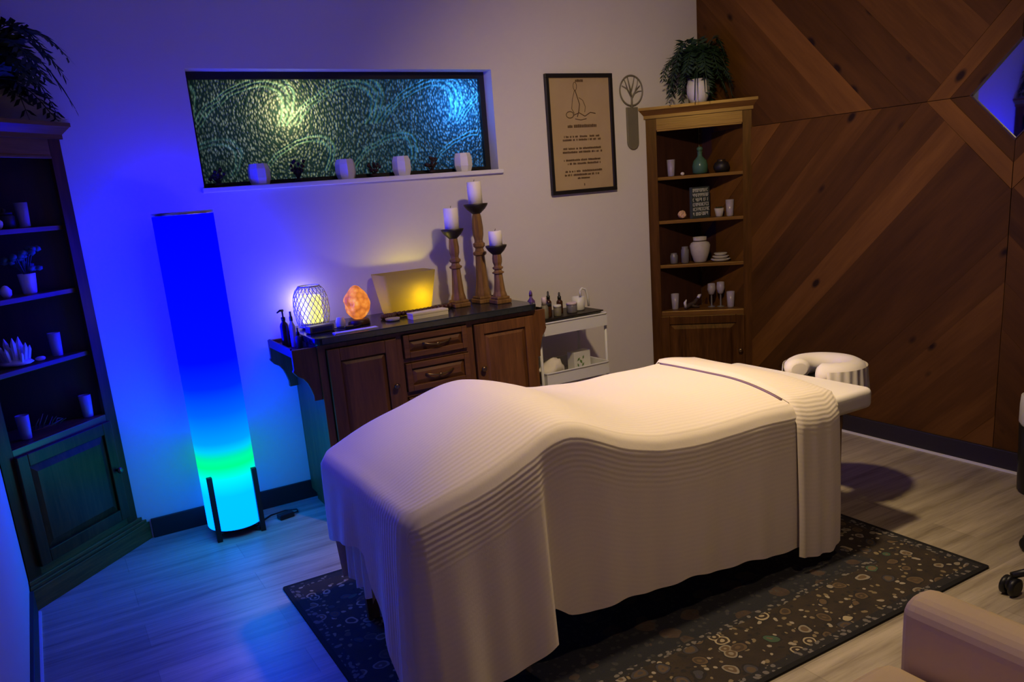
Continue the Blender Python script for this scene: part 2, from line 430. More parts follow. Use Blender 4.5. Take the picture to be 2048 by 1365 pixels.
# right wall: plank cladding in a chevron that meets at the mirror
DU, DZ, DIN, DOUT = 1.955, 1.724, .212, .42       # diamond centre along the wall, height, inner and outer half diagonals
def clip(poly, n, d):
    out = []
    for i in range(len(poly)):
        p, q = poly[i], poly[(i+1) % len(poly)]
        a = p[0]*n[0]+p[1]*n[1]-d; b = q[0]*n[0]+q[1]*n[1]-d
        if a >= 0: out.append(p)
        if (a >= 0) != (b >= 0):
            t = a/(a-b); out.append((p[0]+(q[0]-p[0])*t, p[1]+(q[1]-p[1])*t))
    return out
wbm = BM()
box(wbm, R+.001, R+.1, FRONT, 0, 0, CEIL)
uvl = wbm.loops.layers.uv.new('UVMap'); tl = wbm.verts.layers.float.new('tone')
def add_plank(poly, ang, mirror, tone):
    dx, dy = math.cos(ang), math.sin(ang)
    off = (random.random()*20, random.random()*20); dep = R-.012-random.random()*.004
    def P(u, z, x): return Vector((x, -(2*DU-u if mirror else u), z))
    g = .0015
    cx = sum(p[0] for p in poly)/len(poly); cz = sum(p[1] for p in poly)/len(poly)
    pin = [(p[0]+(cx-p[0])*.0+(-g if p[0] > cx else g), p[1]+(-g if p[1] > cz else g)) for p in poly]
    lo = [wbm.verts.new(P(u, z, dep)) for u, z in pin]; hi = [wbm.verts.new(P(u, z, R)) for u, z in pin]
    n = len(poly); fs = []
    fs.append(wbm.faces.new(lo))
    for i in range(n): fs.append(wbm.faces.new((lo[i], hi[i], hi[(i+1) % n], lo[(i+1) % n])))
    for v in lo+hi: v[tl] = tone
    for f in fs:
        for lp in f.loops:
            u = -lp.vert.co.y; u = 2*DU-u if mirror else u; z = lp.vert.co.z
            lp[uvl].uv = (u*dx+z*dy+off[0], -u*dy+z*dx+off[1])
    bmesh.ops.recalc_face_normals(wbm, faces=fs)
def strips(region, ang, width, mirror, t0=.5, cuts=None):
    dx, dy = math.cos(ang), math.sin(ang); nx, ny = -dy, dx
    cs = [p[0]*nx+p[1]*ny for p in region]; k0 = math.floor(min(cs)/width); k1 = math.ceil(max(cs)/width)
    for k in range(k0, k1):
        pl = clip(clip(region, (nx, ny), k*width), (-nx, -ny), -(k+1)*width)
        if len(pl) >= 3: add_plank(pl, ang, mirror, max(0, min(1, t0+random.uniform(-.30, .34))))
Q = PI/4; PW = .150
for mir in (False, True):
    far = 2*DU+FRONT if mir else 0.0      # u of the end of the wall in the mirrored half
    far = max(far, -1.5) if mir else 0.0
    au = DU-DOUT
    up = [(far, DZ), (au, DZ), (DU, DZ+DOUT), (DU, CEIL), (far, CEIL)]
    lo = [(far, 0), (DU, 0), (DU, DZ-DOUT), (au, DZ), (far, DZ)]
    # boards above the centre line fall towards the mirror, boards below rise towards it
    strips(clip(up, (-1, -1), -(au+DZ)) if False else up, -Q, PW, mir, .44)
    strips(lo, Q, PW, mir, .42)
    # the two boards of the mirror surround on this side, mitred on the centre line and the seam
    for sg in (1, -1):
        for a, b, tn in ((DOUT, DIN+.095, .80), (DIN+.095, DIN+.001, .22)):
            pl = [(DU-a, DZ), (DU-b, DZ), (DU, DZ+sg*b), (DU, DZ+sg*a)]
            add_plank(pl, -Q if sg < 0 else Q, mir, tn+random.uniform(-.08, .08))
struct('wall_right', wbm, M['plank'])
mir = thing('diamond_mirror', 'diamond-shaped mirror set into the plank wall at the right edge', 'mirror', (R-.010, -DU, DZ))
bm = BM(); prism(bm, [(-DIN, 0), (0, -DIN), (DIN, 0), (0, DIN)], .002, .010, lambda u, v, w: Vector((w, u, v))); obj('mirror_glass', bm, M['mirror'], mir)
bm = BM()
for k in range(4):
    c, s = [(1, 0), (0, 1), (-1, 0), (0, -1)][k]
    a0 = Vector((c, s))*DIN; c2, s2 = [(1, 0), (0, 1), (-1, 0), (0, -1)][(k+1) % 4]; a1 = Vector((c2, s2))*DIN
    prism(bm, [tuple(a0), tuple(a1), tuple(a1*.965), tuple(a0*.965)], -.008, .004, lambda u, v, w: Vector((w, u, v)))
obj('mirror_frame', bm, M['hutch_in'], mir)

# ------------------------------------------------------------------ corner cabinets
def corner_cabinet():
    t = thing('corner_cabinet', '', 'cabinet')
    HW = A*math.sqrt(2)/2            # half width of the face (local x), corner at (0, HW)
    g = .006
    def tri(leg, fwd, cut=.02):      # triangular plan whose front is fwd ahead of the face
        hw = HW+fwd-g; return [(-hw, -fwd), (hw, -fwd), (cut, HW-g-cut), (-cut, HW-g-cut)]
    # sides and back
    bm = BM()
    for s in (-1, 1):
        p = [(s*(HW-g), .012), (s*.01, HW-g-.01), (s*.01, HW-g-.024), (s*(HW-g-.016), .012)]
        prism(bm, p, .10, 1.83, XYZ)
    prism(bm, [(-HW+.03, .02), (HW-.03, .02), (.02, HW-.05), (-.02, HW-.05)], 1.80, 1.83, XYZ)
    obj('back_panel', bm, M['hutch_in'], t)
    # face frame
    st = .062
    for s in (-1, 1):
        bm = BM(); x0, x1 = sorted((s*(HW-g), s*(HW-g-st)))
        prism(bm, [(x0, .0), (x1, .0), (x1-(.018 if s > 0 else 0), .016), (x0+(.018 if s < 0 else 0), .016)], .10, 1.83, XYZ)
        obj('stile', bm, M['hutch'], t)
    xi = HW-g-st
    for za, zb in ((1.752, 1.83), (.605, .642), (.10, .15)):
        bm = BM(); box(bm, -xi, xi, 0, .018, za, zb)
        if za > 1: box(bm, -xi+.004, xi-.004, -.005, 0, 1.745, 1.757)
        obj('face_rail', bm, M['hutch_h'], t, bevel=.002)
    # crown: two stepped mouldings
    bm = BM(); prism(bm, tri(A, .010), 1.823, 1.842, XYZ)
    hw0, hw1 = HW+.010-g, HW+.034-g
    v0 = [(-hw0, -.010, 1.842), (hw0, -.010, 1.842), (.02, HW-g-.02, 1.842), (-.02, HW-g-.02, 1.842)]
    v1 = [(-hw1, -.034, 1.872), (hw1, -.034, 1.872), (.02, HW-g-.02, 1.872), (-.02, HW-g-.02, 1.872)]
    a = [bm.verts.new(p) for p in v0]; b = [bm.verts.new(p) for p in v1]
    for i in range(4): bm.faces.new((a[i], a[(i+1) % 4], b[(i+1) % 4], b[i]))
    prism(bm, tri(A, .037), 1.872, 1.888, XYZ)
    obj('crown', bm, M['hutch_h'], t)
    # shelves
    for z in (1.477, 1.211, .935):
        bm = BM(); prism(bm, [(-HW+.042, .024), (HW-.042, .024), (.02, HW-.055), (-.02, HW-.055)], z-.02, z, XYZ)
        obj('shelf', bm, M['hutch_h'], t, bevel=.002)
    bm = BM(); prism(bm, [(-HW+.05, .022), (HW-.05, .022), (.02, HW-.055), (-.02, HW-.055)], .622, .642, XYZ); obj('shelf', bm, M['hutch_h'], t)
    # plinth with a stepped top moulding
    bm = BM(); prism(bm, tri(A, .034), .0, .085, XYZ); prism(bm, tri(A, .026), .085, .100, XYZ); prism(bm, tri(A, .014), .10, .116, XYZ)
    obj('plinth', bm, M['hutch_h'], t, bevel=.002)
    # door
    bm = BM(); dx = xi+.004; z0, z1 = .150, .612; rw = .052
    for q in ((-dx, -dx+rw, z0, z1), (dx-rw, dx, z0, z1), (-dx+rw, dx-rw, z0, z0+rw), (-dx+rw, dx-rw, z1-rw, z1)): box(bm, q[0], q[1], -.018, -.001, q[2], q[3])
    d = obj('door', bm, M['hutch'], t, bevel=.003)
    bm = BM(); x = dx-rw; a0, a1 = z0+rw, z1-rw
    lo = [bm.verts.new(p) for p in ((-x, -.005, a0), (x, -.005, a0), (x, -.005, a1), (-x, -.005, a1))]
    m_ = .032; hi = [bm.verts.new(p) for p in ((-x+m_, -.014, a0+m_), (x-m_, -.014, a0+m_), (x-m_, -.014, a1-m_), (-x+m_, -.014, a1-m_))]
    for i in range(4): bm.faces.new((lo[i], lo[(i+1) % 4], hi[(i+1) % 4], hi[i]))
    bm.faces.new(hi); obj('door_panel', bm, M['hutch'], d)
    bm = BM(); lathe(bm, [(.006, 0), (.006, .010), (.013, .014), (.015, .020), (.011, .027), (.004, .029)], 14)
    obj('knob', bm, M['bronze'], d, (dx-.026, -.018, .385), (PI/2, 0, 0))
    return t
RC = Vector((R-A/2, -A/2, 0)); LC = Vector((L+A/2, -A/2, 0)); RR, LR = -PI/4, PI/4
hut = corner_cabinet(); hut.location = RC; hut.rotation_euler = (0, 0, RR)
hut['label'] = 'brown wooden corner cabinet with open shelves against the plank wall'
dup(hut, LC, LR, 'dark wooden corner cabinet at the left edge, lit blue by the lamp')
def rpos(x, y, z, side='R'):
    c, a = (RC, RR) if side == 'R' else (LC, LR)
    return (c.x+x*math.cos(a)-y*math.sin(a), c.y+x*math.sin(a)+y*math.cos(a), z)

# ------------------------------------------------------------------ shelf items
def tumbler(label, loc, rz=0):
    t = thing('tealight_tumbler', label, 'candle holder', loc, rz, 'tall glass tealight holders on the corner cabinet shelves')
    bm = BM(); h = .100
    lathe(bm, [(.019, 0), (.021, .004), (.0255, h), (.0235, h), (.0192, .012), (.001, .010)], 20); obj('glass', bm, M['tumbler'], t)
    bm = BM(); lathe(bm, [(.0150, .0125), (.0165, .014), (.0165, .030), (.013, .031), (.012, .0285), (.001, .0285)], 16); obj('tealight', bm, M['wax'], t)
    return t
t0 = tumbler('glass tealight tumbler on the top shelf of the plank-wall cabinet', rpos(-.175, .085, 1.4775))
for x, y, z, sd, lb in ((.175, .085, 1.2115, 'R', 'glass tealight tumbler right of the letter sign on the second shelf'),
                    (-.172, .085, .6425, 'R', 'glass tealight tumbler at the left end of the bottom shelf of the plank-wall cabinet'),
                    (.174, .085, .6425, 'R', 'glass tealight tumbler at the right end of the bottom shelf of the plank-wall cabinet'),
                    (.129, .085, 1.4775, 'L', 'blue-lit glass tealight tumbler on the top shelf of the left cabinet'),
                    (.146, .08, .9355, 'L', 'blue-lit glass tealight tumbler beside the crystal cluster on the left cabinet'),
                    (.214, .055, .6425, 'L', 'blue-lit glass tealight tumbler at the right end of the bottom shelf of the left cabinet'),
                    (-.105, .075, .6425, 'L', 'blue-lit glass tealight tumbler left of the twig on the left cabinet')):
    dup(t0, rpos(x, y, z, sd), 0, lb)
def simple(name, label, cat, bm, mat, loc, rz=0, group=None, **kw):
    return tag(obj(name, bm, mat, None, loc, (0, 0, rz), **kw), label, cat, group)
# right cabinet, top shelf
bm = BM(); blob(bm, (0, 0, .010), (.013, .011, .010), 2, .25, 2, 3)
simple('pebble', 'small pale pebble at the front of the top shelf of the plank-wall cabinet', 'stone', bm, M['rock'], rpos(-.105, .07, 1.4775))
t = thing('glass_decanter', 'dark green glass bottle on the top shelf of the plank-wall cabinet', 'bottle', rpos(0, .11, 1.4775))
bm = BM(); lathe(bm, [(.030, 0), (.045, .008), (.048, .05), (.040, .08), (.016, .105), (.014, .128), (.020, .134), (.017, .134), (.011, .126), (.012, .105), (.036, .078), (.044, .05), (.040, .012), (.001, .010)], 24); obj('bottle_body', bm, M['greenglass'], t)
bm = BM(); lathe(bm, [(.010, .120), (.010, .136), (.018, .142), (.019, .154), (.010, .163)], 14); obj('stopper', bm, M['greenglass'], t)
t = thing('round_vase', 'dark round vase at the right end of the top shelf of the plank-wall cabinet', 'vase', rpos(.128, .09, 1.4775))
bm = BM(); lathe(bm, [(.026, 0), (.044, .014), (.050, .035), (.040, .058), (.022, .068), (.026, .076), (.021, .076), (.018, .066), (.034, .05), (.001, .03)], 24); obj('vase_body', bm, M['blackwood'], t)
bm = BM(); lathe(bm, [(.0225, .066), (.0265, .069), (.0225, .072)], 24, cap=False); obj('neck_ring', bm, M['bronze'], t)
# second shelf
bm = BM(); blob(bm, (0, 0, .0275), (.027, .025, .025), 3, .30, 2.5, 5, smooth=False)
simple('salt_rock', 'small peach salt rock on the second shelf of the plank-wall cabinet', 'rock', bm, plain('peach_salt', (.62, .38, .22), .6, scale=30), rpos(-.115, .085, 1.2116))
t = thing('letter_sign', 'small dark sign with six rows of white letters on the second shelf', 'sign', rpos(.002, .082, 1.2112))
bm = BM(); box(bm, -.074, .074, 0, .022, .0, .190); obj('sign_board', bm, M['sign_dark'], t, bevel=.002)
bm = BM(); rnd = random.Random(3)
for r_ in range(6):
    zc = .170-r_*.0285; x = -.066
    while x < .060:
        w_ = rnd.choice((.006, .009, .010, .012))
        if rnd.random() < .13: x += .010; continue
        hh = .0105
        typ = rnd.randrange(4)
        if typ != 3: box(bm, x, x+.0032, -.0012, 0, zc-hh, zc+hh)
        if typ in (0, 2): box(bm, x, x+w_, -.0012, 0, zc+hh-.0035, zc+hh)
        if typ in (0, 1): box(bm, x, x+w_, -.0012, 0, zc-.002, zc+.0015)
        if typ == 2: box(bm, x, x+w_, -.0012, 0, zc-hh, zc-hh+.0035)
        if typ in (1, 3): box(bm, x+w_-.0032, x+w_, -.0012, 0, zc-hh, zc+hh)
        if typ == 3: box(bm, x, x+.003, -.0012, 0, zc, zc+hh); box(bm, x, x+w_, -.0012, 0, zc-.002, zc+.0015)
        x += w_+.0035
obj('lettering', bm, M['sign_light'], t)
t = thing('small_planter', 'little grey pot between the letter sign and the tealight tumbler', 'pot', rpos(.111, .10, 1.2115))
bm = BM(); lathe(bm, [(.017, 0), (.021, .003), (.030, .052), (.027, .052), (.020, .030), (.001, .030)], 20); obj('pot', bm, M['stone_grey'], t)
bm = BM()
for i in range(9):
    a = i*2.4; tube(bm, [(.006*math.cos(a), .006*math.sin(a), .031), (.014*math.cos(a), .014*math.sin(a), .052), (.022*math.cos(a), .022*math.sin(a), .062)], [.004, .004, .0008], 5)
obj('succulent', bm, M['fern_dark'], t)
# third shelf
for x, h, lb in ((-.172, .066, 'short grey glass jar at the left end of the third shelf of the plank-wall cabinet'), (-.103, .104, 'tall grey glass jar beside the cream vase on the third shelf')):
    t = thing('glass_jar', lb, 'jar', rpos(x, .09, .9355), 0, 'grey glass jars on the third shelf')
    bm = BM(); lathe(bm, [(.020, 0), (.024, .004), (.025, h*.8), (.019, h*.9), (.021, h), (.017, h), (.016, h*.9), (.021, h*.78), (.020, .008), (.001, .007)], 20); obj('jar_body', bm, M['smoke'], t)
    bm = BM(); lathe(bm, [(.017, .009), (.017, .034), (.001, .035)], 16); obj('wax_fill', bm, M['wax'], t)
t = thing('cream_vase', 'large cream vase with a wide neck on the third shelf', 'vase', rpos(-.010, .11, .9355))
bm = BM(); lathe(bm, [(.034, 0), (.040, .006), (.058, .06), (.064, .105), (.056, .122), (.040, .130), (.043, .158), (.038, .158), (.034, .130), (.05, .115), (.001, .08)], 28); obj('vase_body', bm, M['stone_grey'], t)
bm = BM(); lathe(bm, [(.0405, .131), (.044, .134), (.0405, .138)], 28, cap=False); obj('neck_band', bm, M['driftwood'], t)
for i, (w_, lb) in enumerate(((.062, 'lowest of the three pale saucers stacked on the third shelf'), (.052, 'middle of the three pale saucers stacked on the third shelf'), (.042, 'topmost of the three pale saucers stacked on the third shelf'))):
    bm = BM(); lathe(bm, [(w_*.6, 0), (w_*.75, .003), (w_, .015), (w_*.95, .0175), (w_*.70, .0170), (.001, .0170)], 24)
    simple('saucer', lb, 'saucer', bm, M['stone_grey'], rpos(.116, .100, .9355+i*.0176), 0, 'stacked pale saucers')
# bottom shelf
t = thing('driftwood_piece', 'dark driftwood with pale tips on the bottom shelf of the plank-wall cabinet', 'driftwood', rpos(-.065, .10, .6425))
bm = BM(); tube(bm, [(-.070, -.012, .014), (-.03, 0, .022), (.02, .004, .030), (.050, 0, .060)], [.011, .014, .014, .009], 9); tube(bm, [(-.01, .0, .022), (.006, -.02, .012), (.03, -.034, .009)], [.010, .008, .006], 8); obj('branch', bm, M['driftwood'], t)
bm = BM(); tube(bm, [(-.066, -.011, .015), (-.074, -.013, .046), (-.062, -.014, .064)], [.010, .009, .004], 8); obj('pale_tip', bm, M['quartz'], t)
bm = BM(); tube(bm, [(.050, 0, .059), (.062, 0, .074), (.076, 0, .080)], [.010, .011, .004], 8); obj('pale_tip', bm, M['quartz'], t)
for x, y, h, lb in ((.056, .13, .150, 'left one of the pair of small stemmed glasses on the bottom shelf'), (.113, .125, .158, 'right one of the pair of small stemmed glasses on the bottom shelf')):
    t = thing('stemmed_glass', lb, 'glass', rpos(x, y, .6425), 0, 'stemmed glasses on the bottom shelf')
    bm = BM(); lathe(bm, [(.024, 0), (.024, .003), (.005, .007), (.004, h*.5)], 18); obj('stem', bm, M['smoke'], t)
    bm = BM(); lathe(bm, [(.004, h*.5), (.018, h*.56), (.026, h*.75), (.023, h), (.021, h), (.024, h*.75), (.016, h*.58), (.001, h*.53)], 18); obj('bowl', bm, M['tumbler'], t)
# left cabinet items
t = thing('dark_jar', 'dark lidded jar on the top shelf of the left cabinet', 'jar', rpos(.055, .10, 1.4775, 'L'))
bm = BM(); lathe(bm, [(.026, 0), (.033, .006), (.034, .048), (.026, .056)], 20); obj('jar_body', bm, M['blackwood'], t)
bm = BM(); lathe(bm, [(.028, .0565), (.029, .064), (.006, .067), (.008, .076), (.002, .080)], 20); obj('lid', bm, M['driftwood'], t)
bm = BM(); blob(bm, (0, 0, .019), (.022, .018, .020), 2, .3, 2, 8)
simple('pale_stone', 'pale stone at the left of the dark jar on the left cabinet', 'stone', bm, M['rock'], rpos(-.005, .085, 1.4775, 'L'))
t = thing('potted_flowers', 'dark leafy plant in a pale pot on the second shelf of the left cabinet', 'plant', rpos(.092, .095, 1.2115, 'L'))
bm = BM(); lathe(bm, [(.022, 0), (.026, .004), (.034, .082), (.030, .082), (.026, .06), (.001, .06)], 20); obj('pot', bm, M['pot'], t)
bm = BM()
for i in range(26):
    a = i*2.399; rr = .02+.055*((i*7) % 10)/10; zt = .10+.09*((i*3) % 8)/8
    p = Vector((rr*math.cos(a), rr*math.sin(a)*.7, zt)); tube(bm, [(0, 0, .065), p*.6+Vector((0, 0, .05)), p], .0014, 4)
    blob(bm, p, (.017, .015, .013), 1, .5, 4, i)
obj('foliage', bm, plain('dusky_blue_leaves', (.06, .10, .14), .7, vary=.4), t)
bm = BM(); lathe(bm, [(.012, 0), (.020, .010), (.022, .028), (.014, .040), (.009, .046), (.002, .049)], 16)
simple('bud_vase', 'little pale bud-shaped ornament beside the potted plant on the left cabinet', 'ornament', bm, M['pot'], rpos(-.035, .085, 1.2115, 'L'))
t = thing('crystal_cluster', 'pale crystal cluster on the third shelf of the left cabinet', 'crystal', rpos(-.062, .085, .9355, 'L'))
bm = BM(); blob(bm, (0, 0, .016), (.062, .040, .016), 2, .2, 3, 2); obj('cluster_base', bm, M['quartz'], t)
rnd = random.Random(11)
for i in range(11):
    a = i*2.4; rr = .042*((i+1)/11)**.5; b = Vector((rr*math.cos(a)*1.2, rr*math.sin(a)*.7, .016)); h = .105-.06*(i/11)+rnd.uniform(-.01, .012); d = Vector((b.x*6, b.y*6, 1)).normalized()
    bm = BM(); w_ = .012-.004*i/11
    tube(bm, [b, b+d*h*.75, b+d*h], [w_, w_, .001], 6)
    for f in bm.faces: f.smooth = False
    obj('crystal_point', bm, M['quartz'], t)
bm = BM(); blob(bm, (0, 0, .010), (.020, .014, .011), 2, .3, 2, 4)
simple('pebble', 'small pale pebble at the right of the crystal cluster', 'stone', bm, M['rock'], rpos(.042, .07, .9355, 'L'))
bm = BM(); rnd = random.Random(5)
tube(bm, [(-.06, 0, .006), (-.02, .004, .012), (.03, 0, .022), (.075, .004, .040)], [.005, .005, .004, .001], 6)
for i in range(7):
    x = -.04+i*.016; s = 1 if i % 2 else -1
    tube(bm, [(x, .002, .012+i*.0015), (x+.014, s*.012, .026+rnd.random()*.02), (x+.03, s*.022, .034+rnd.random()*.04)], [.003, .0025, .0008], 5)
simple('dried_twig', 'dried brown twig on the bottom shelf of the left cabinet', 'twig', bm, plain('dry_twig', (.16, .10, .06), .8), rpos(.0, .085, .6425, 'L'))

# ------------------------------------------------------------------ ferns on top of the cabinets
def fern(label, loc, seed, n, reach, rise, mat, lim, squash=1.0, potr=.068, poth=.135):
    t = thing('potted_fern', label, 'plant', loc, 0, 'ferns on top of the corner cabinets')
    bm = BM(); lathe(bm, [(potr*.55, 0), (potr*.72, .006), (potr*.98, poth*.42), (potr, poth*.7), (potr*.86, poth), (potr*.76, poth), (potr*.85, poth*.7), (.001, poth*.66)], 28); obj('pot', bm, M['pot'], t)
    bm = BM(); lathe(bm, [(potr*.80, poth*.70), (potr*.78, poth*.82), (.001, poth*.86)], 20, cap=False); obj('soil', bm, M['soil'], t)
    rnd = random.Random(seed); bm = BM()
    for i in range(n):
        a = 2*PI*i/n*3.0+rnd.uniform(-.3, .3); rc = reach*rnd.uniform(.5, 1.0); up = rise*rnd.uniform(.45, 1.3)
        droop = rnd.uniform(.15, .85)*rise*(1.1 if i % 3 else .3)
        d = Vector((math.cos(a), math.sin(a)*squash, 0)); side = Vector((-d.y, d.x, 0)).normalized()
        b = Vector((0, 0, poth*.85)); pts = []
        for k in range(11):
            s = k/10; pts.append(b+d*rc*(s**.9)+Vector((0, 0, up*1.5*s*(1.25-s)*1.3-droop*s*s*1.3)))
        tube(bm, pts, [.0024]*10+[.0008], 4)
        for k in range(1, 11):
            s = k/10; p = pts[k]; tdir = (pts[k]-pts[k-1]).normalized()
            ln = (.075*(1-.72*abs(s-.35)))*rnd.uniform(.8, 1.15)*(reach/.25)
            for half in (0, .5):
                q = p-(pts[k]-pts[k-1])*half
                for sg in (-1, 1):
                    dd = (side*sg+tdir*.55+Vector((0, 0, rnd.uniform(-.45, .05)))).normalized(); w = ln*.17
                    tip = q+dd*ln; m_ = q+dd*ln*.45
                    if tip.z < poth*1.05 and Vector((tip.x+loc[0]+.55, tip.y+loc[1]+3.98, 0)).length < Vector((loc[0]+.55, loc[1]+3.98, 0)).length and abs((tip-Vector((0, 0, 0))).cross(Vector((loc[0]+.55, loc[1]+3.98, 0)).normalized()).z) < potr*1.05: continue
                    vs = [bm.verts.new(q), bm.verts.new(m_+tdir*w), bm.verts.new(tip), bm.verts.new(m_-tdir*w)]
                    bm.faces.new(vs)
    for v in bm.verts:     # leaves rest on the cabinet top and lean off the walls
        v.co.z = max(v.co.z, .006); x, y = v.co.x+loc[0], v.co.y+loc[1]
        v.co.x += min(0, lim[1]-.015-x)+max(0, lim[0]+.015-x); v.co.y += min(0, -.015-y)
    obj('foliage', bm, mat, t)
    return t
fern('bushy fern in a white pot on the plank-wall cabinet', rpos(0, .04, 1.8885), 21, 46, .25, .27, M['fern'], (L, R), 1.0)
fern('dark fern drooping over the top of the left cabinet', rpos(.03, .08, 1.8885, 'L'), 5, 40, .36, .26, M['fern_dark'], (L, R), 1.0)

# ------------------------------------------------------------------ wall hangings
t = thing('framed_certificate', 'black-framed parchment certificate hanging on the back wall', 'picture', (2.312, -.004, 1.754))
t.rotation_euler = (0, -.004, 0)
bm = BM(); w_, h_, b_ = .233, .330, .022
for q in ((-w_, w_, h_-b_, h_), (-w_, w_, -h_, -h_+b_), (-w_, -w_+b_, -h_+b_, h_-b_), (w_-b_, w_, -h_+b_, h_-b_)): box(bm, q[0], q[1], -.022, 0, q[2], q[3])
obj('picture_frame', bm, M['black_trim'], t, bevel=.002)
bm = BM(); box(bm, -w_+b_, w_-b_, -.010, -.002, -h_+b_, h_-b_); pg = obj('parchment', bm, M['parchment'], t)
bm = BM(); rnd = random.Random(2); y_ = -.0108
def stroke(pts, r): tube(bm, [(x, y_, z) for x, z in pts], r, 5)
# emblem: a tall looped ribbon with scrolls below
stroke([(-.030+.012*math.cos(a), .262+.022*math.sin(a)) for a in [k*2*PI/14 for k in range(15)]], .0017)
stroke([(-.030, .240), (-.016, .20), (-.004, .165), (-.012, .125), (-.024, .095)], .0026)
stroke([(-.034, .240), (-.052, .19), (-.06, .14), (-.044, .115)], .0017)
stroke([(-.006, .20), (.020, .185), (.036, .15), (.030, .12)], .0016)
stroke([(-.075+.026*math.cos(a), .108+.018*math.sin(a)) for a in [k*2*PI/12 for k in range(13)]], .0024)
stroke([(-.05, .105), (-.01, .118), (.03, .098), (.07, .118), (.105, .112)], .0026)
stroke([(-.04, .085), (.0, .078), (.04, .084)], .0022)
obj('emblem', bm, M['ink'], pg)
for zz, x0, x1, k in ((.292, -.025, .025, 1.3), (.045, -.095, .105, 1.5), (-.012, -.125, .125, 1), (-.030, -.135, .135, 1), (-.078, -.135, .135, 1), (-.098, -.14, .14, 1), (-.142, -.135, .12, 1), (-.162, -.11, .125, 1), (-.205, -.13, .13, 1), (-.225, -.135, .11, 1), (-.245, -.05, .04, .9), (-.283, -.012, .012, 1.2)):
    x = x0; bm = BM()
    while x < x1:
        ww = rnd.uniform(.004, .009)*k
        if rnd.random() > .16: box(bm, x, x+ww*.78, y_-.0006, y_+.0006, zz-.0056*k, zz+.0056*k*rnd.uniform(.6, 1.1))
        x += ww
    obj('text_line', bm, M['ink'], pg)
t = thing('tree_plaque', 'sage green wall plaque with a tree in a ring above a rounded bar', 'wall decoration', (2.692, -.003, 1.655))
bm = BM(); prism(bm, [(-.042+.0*i, .24) for i in (0,)]+[(.042, .24), (.042, .04)]+[(.042*math.cos(a), .04-.042*math.sin(a)) for a in [PI*k/12 for k in range(1, 12)]]+[(-.042, .04)], -.014, 0, lambda u, v, w: Vector((u, w, v))); obj('plaque_bar', bm, M['sage'], t, bevel=.003)
bm = BM(); rc = Vector((.0, -.008, .335)); rr = .085
tube(bm, [rc+Vector((rr*math.cos(a), 0, rr*math.sin(a))) for a in [k*2*PI/40 for k in range(40)]], .0042, 8, closed=True); obj('ring', bm, M['sage'], t)
bm = BM()
def br(*p, r=.004): tube(bm, [Vector((x, -.008, z)) for x, z in p], [r*(1-.55*i/(len(p)-1)) for i in range(len(p))], 6)
br((0, .232), (.002, .285), (-.004, .335), r=.0075)
br((0, .30), (-.03, .345), (-.068, .362), r=.005); br((.002, .29), (.032, .335), (.066, .362), r=.005)
br((-.003, .325), (-.016, .375), (-.026, .412), r=.005); br((-.002, .33), (.016, .375), (.026, .411), r=.0045)
br((-.028, .343), (-.040, .375), (-.050, .398), r=.0035); br((.03, .333), (.046, .366), (.052, .398), r=.0035); br((.015, .315), (.05, .33), (.078, .332), r=.0035)
obj('tree', bm, M['sage'], t)

# ------------------------------------------------------------------ window sill items
def votive_block(label, x):
    t = thing('faceted_candle_holder', label, 'candle holder', (x, .035, WZ0+.0008), 0, 'white faceted candle holders on the window sill')
    bm = BM(); r = .049
    lathe(bm, [(r*.86, 0), (r*1.06, .03), (r*1.04, .072), (r*.86, .096), (r*.66, .096), (r*.66, .070), (.001, .069)], 8, smooth=False, rotoff=PI/8); obj('holder', bm, M['pot'], t)
    bm = BM(); lathe(bm, [(r*.60, .0705), (r*.60, .086), (.001, .087)], 14); obj('tealight', bm, M['wax'], t)
    return t
v0 = votive_block('white faceted candle holder at the left end of the window sill', .452)
for x, lb in ((.882, 'white faceted candle holder second from the left on the window sill'), (1.188, 'white faceted candle holder third from the left on the window sill'), (1.548, 'white faceted candle holder at the right end of the window sill')):
    dup(v0, (x, .035, WZ0+.0008), .3*x, lb)
def sprig(label, x, seed, h):
    bm = BM(); rnd = random.Random(seed)
    blob(bm, (0, 0, .010), (.022, .018, .0095), 1, .3, 3, seed)
    for i in range(16):
        a = i*2.4; rr = .012+.026*rnd.random(); z = h*rnd.uniform(.45, 1)
        p = Vector((rr*math.cos(a), rr*math.sin(a)*.6, z)); tube(bm, [(0, 0, .008), (p.x*.5, p.y*.5, z*.6), p], .0018, 4); blob(bm, p, (.009, .008, .010), 1, .4, 4, i)
    return simple('dried_sprig', label, 'dried sprig', bm, M['darkcurl'], (x, .045, WZ0+.001), 0, 'dark dried sprigs on the window sill')
for x, sd, h, lb in ((.262, 1, .085, 'dark dried sprig at the far left of the window sill'), (.640, 2, .100, 'dark dried sprig between the first and second white candle holders'), (1.035, 3, .070, 'dark dried sprig between the second and third white candle holders'), (1.365, 4, .085, 'dark dried sprig between the third and fourth white candle holders')):
    sprig(lb, x, sd, h)

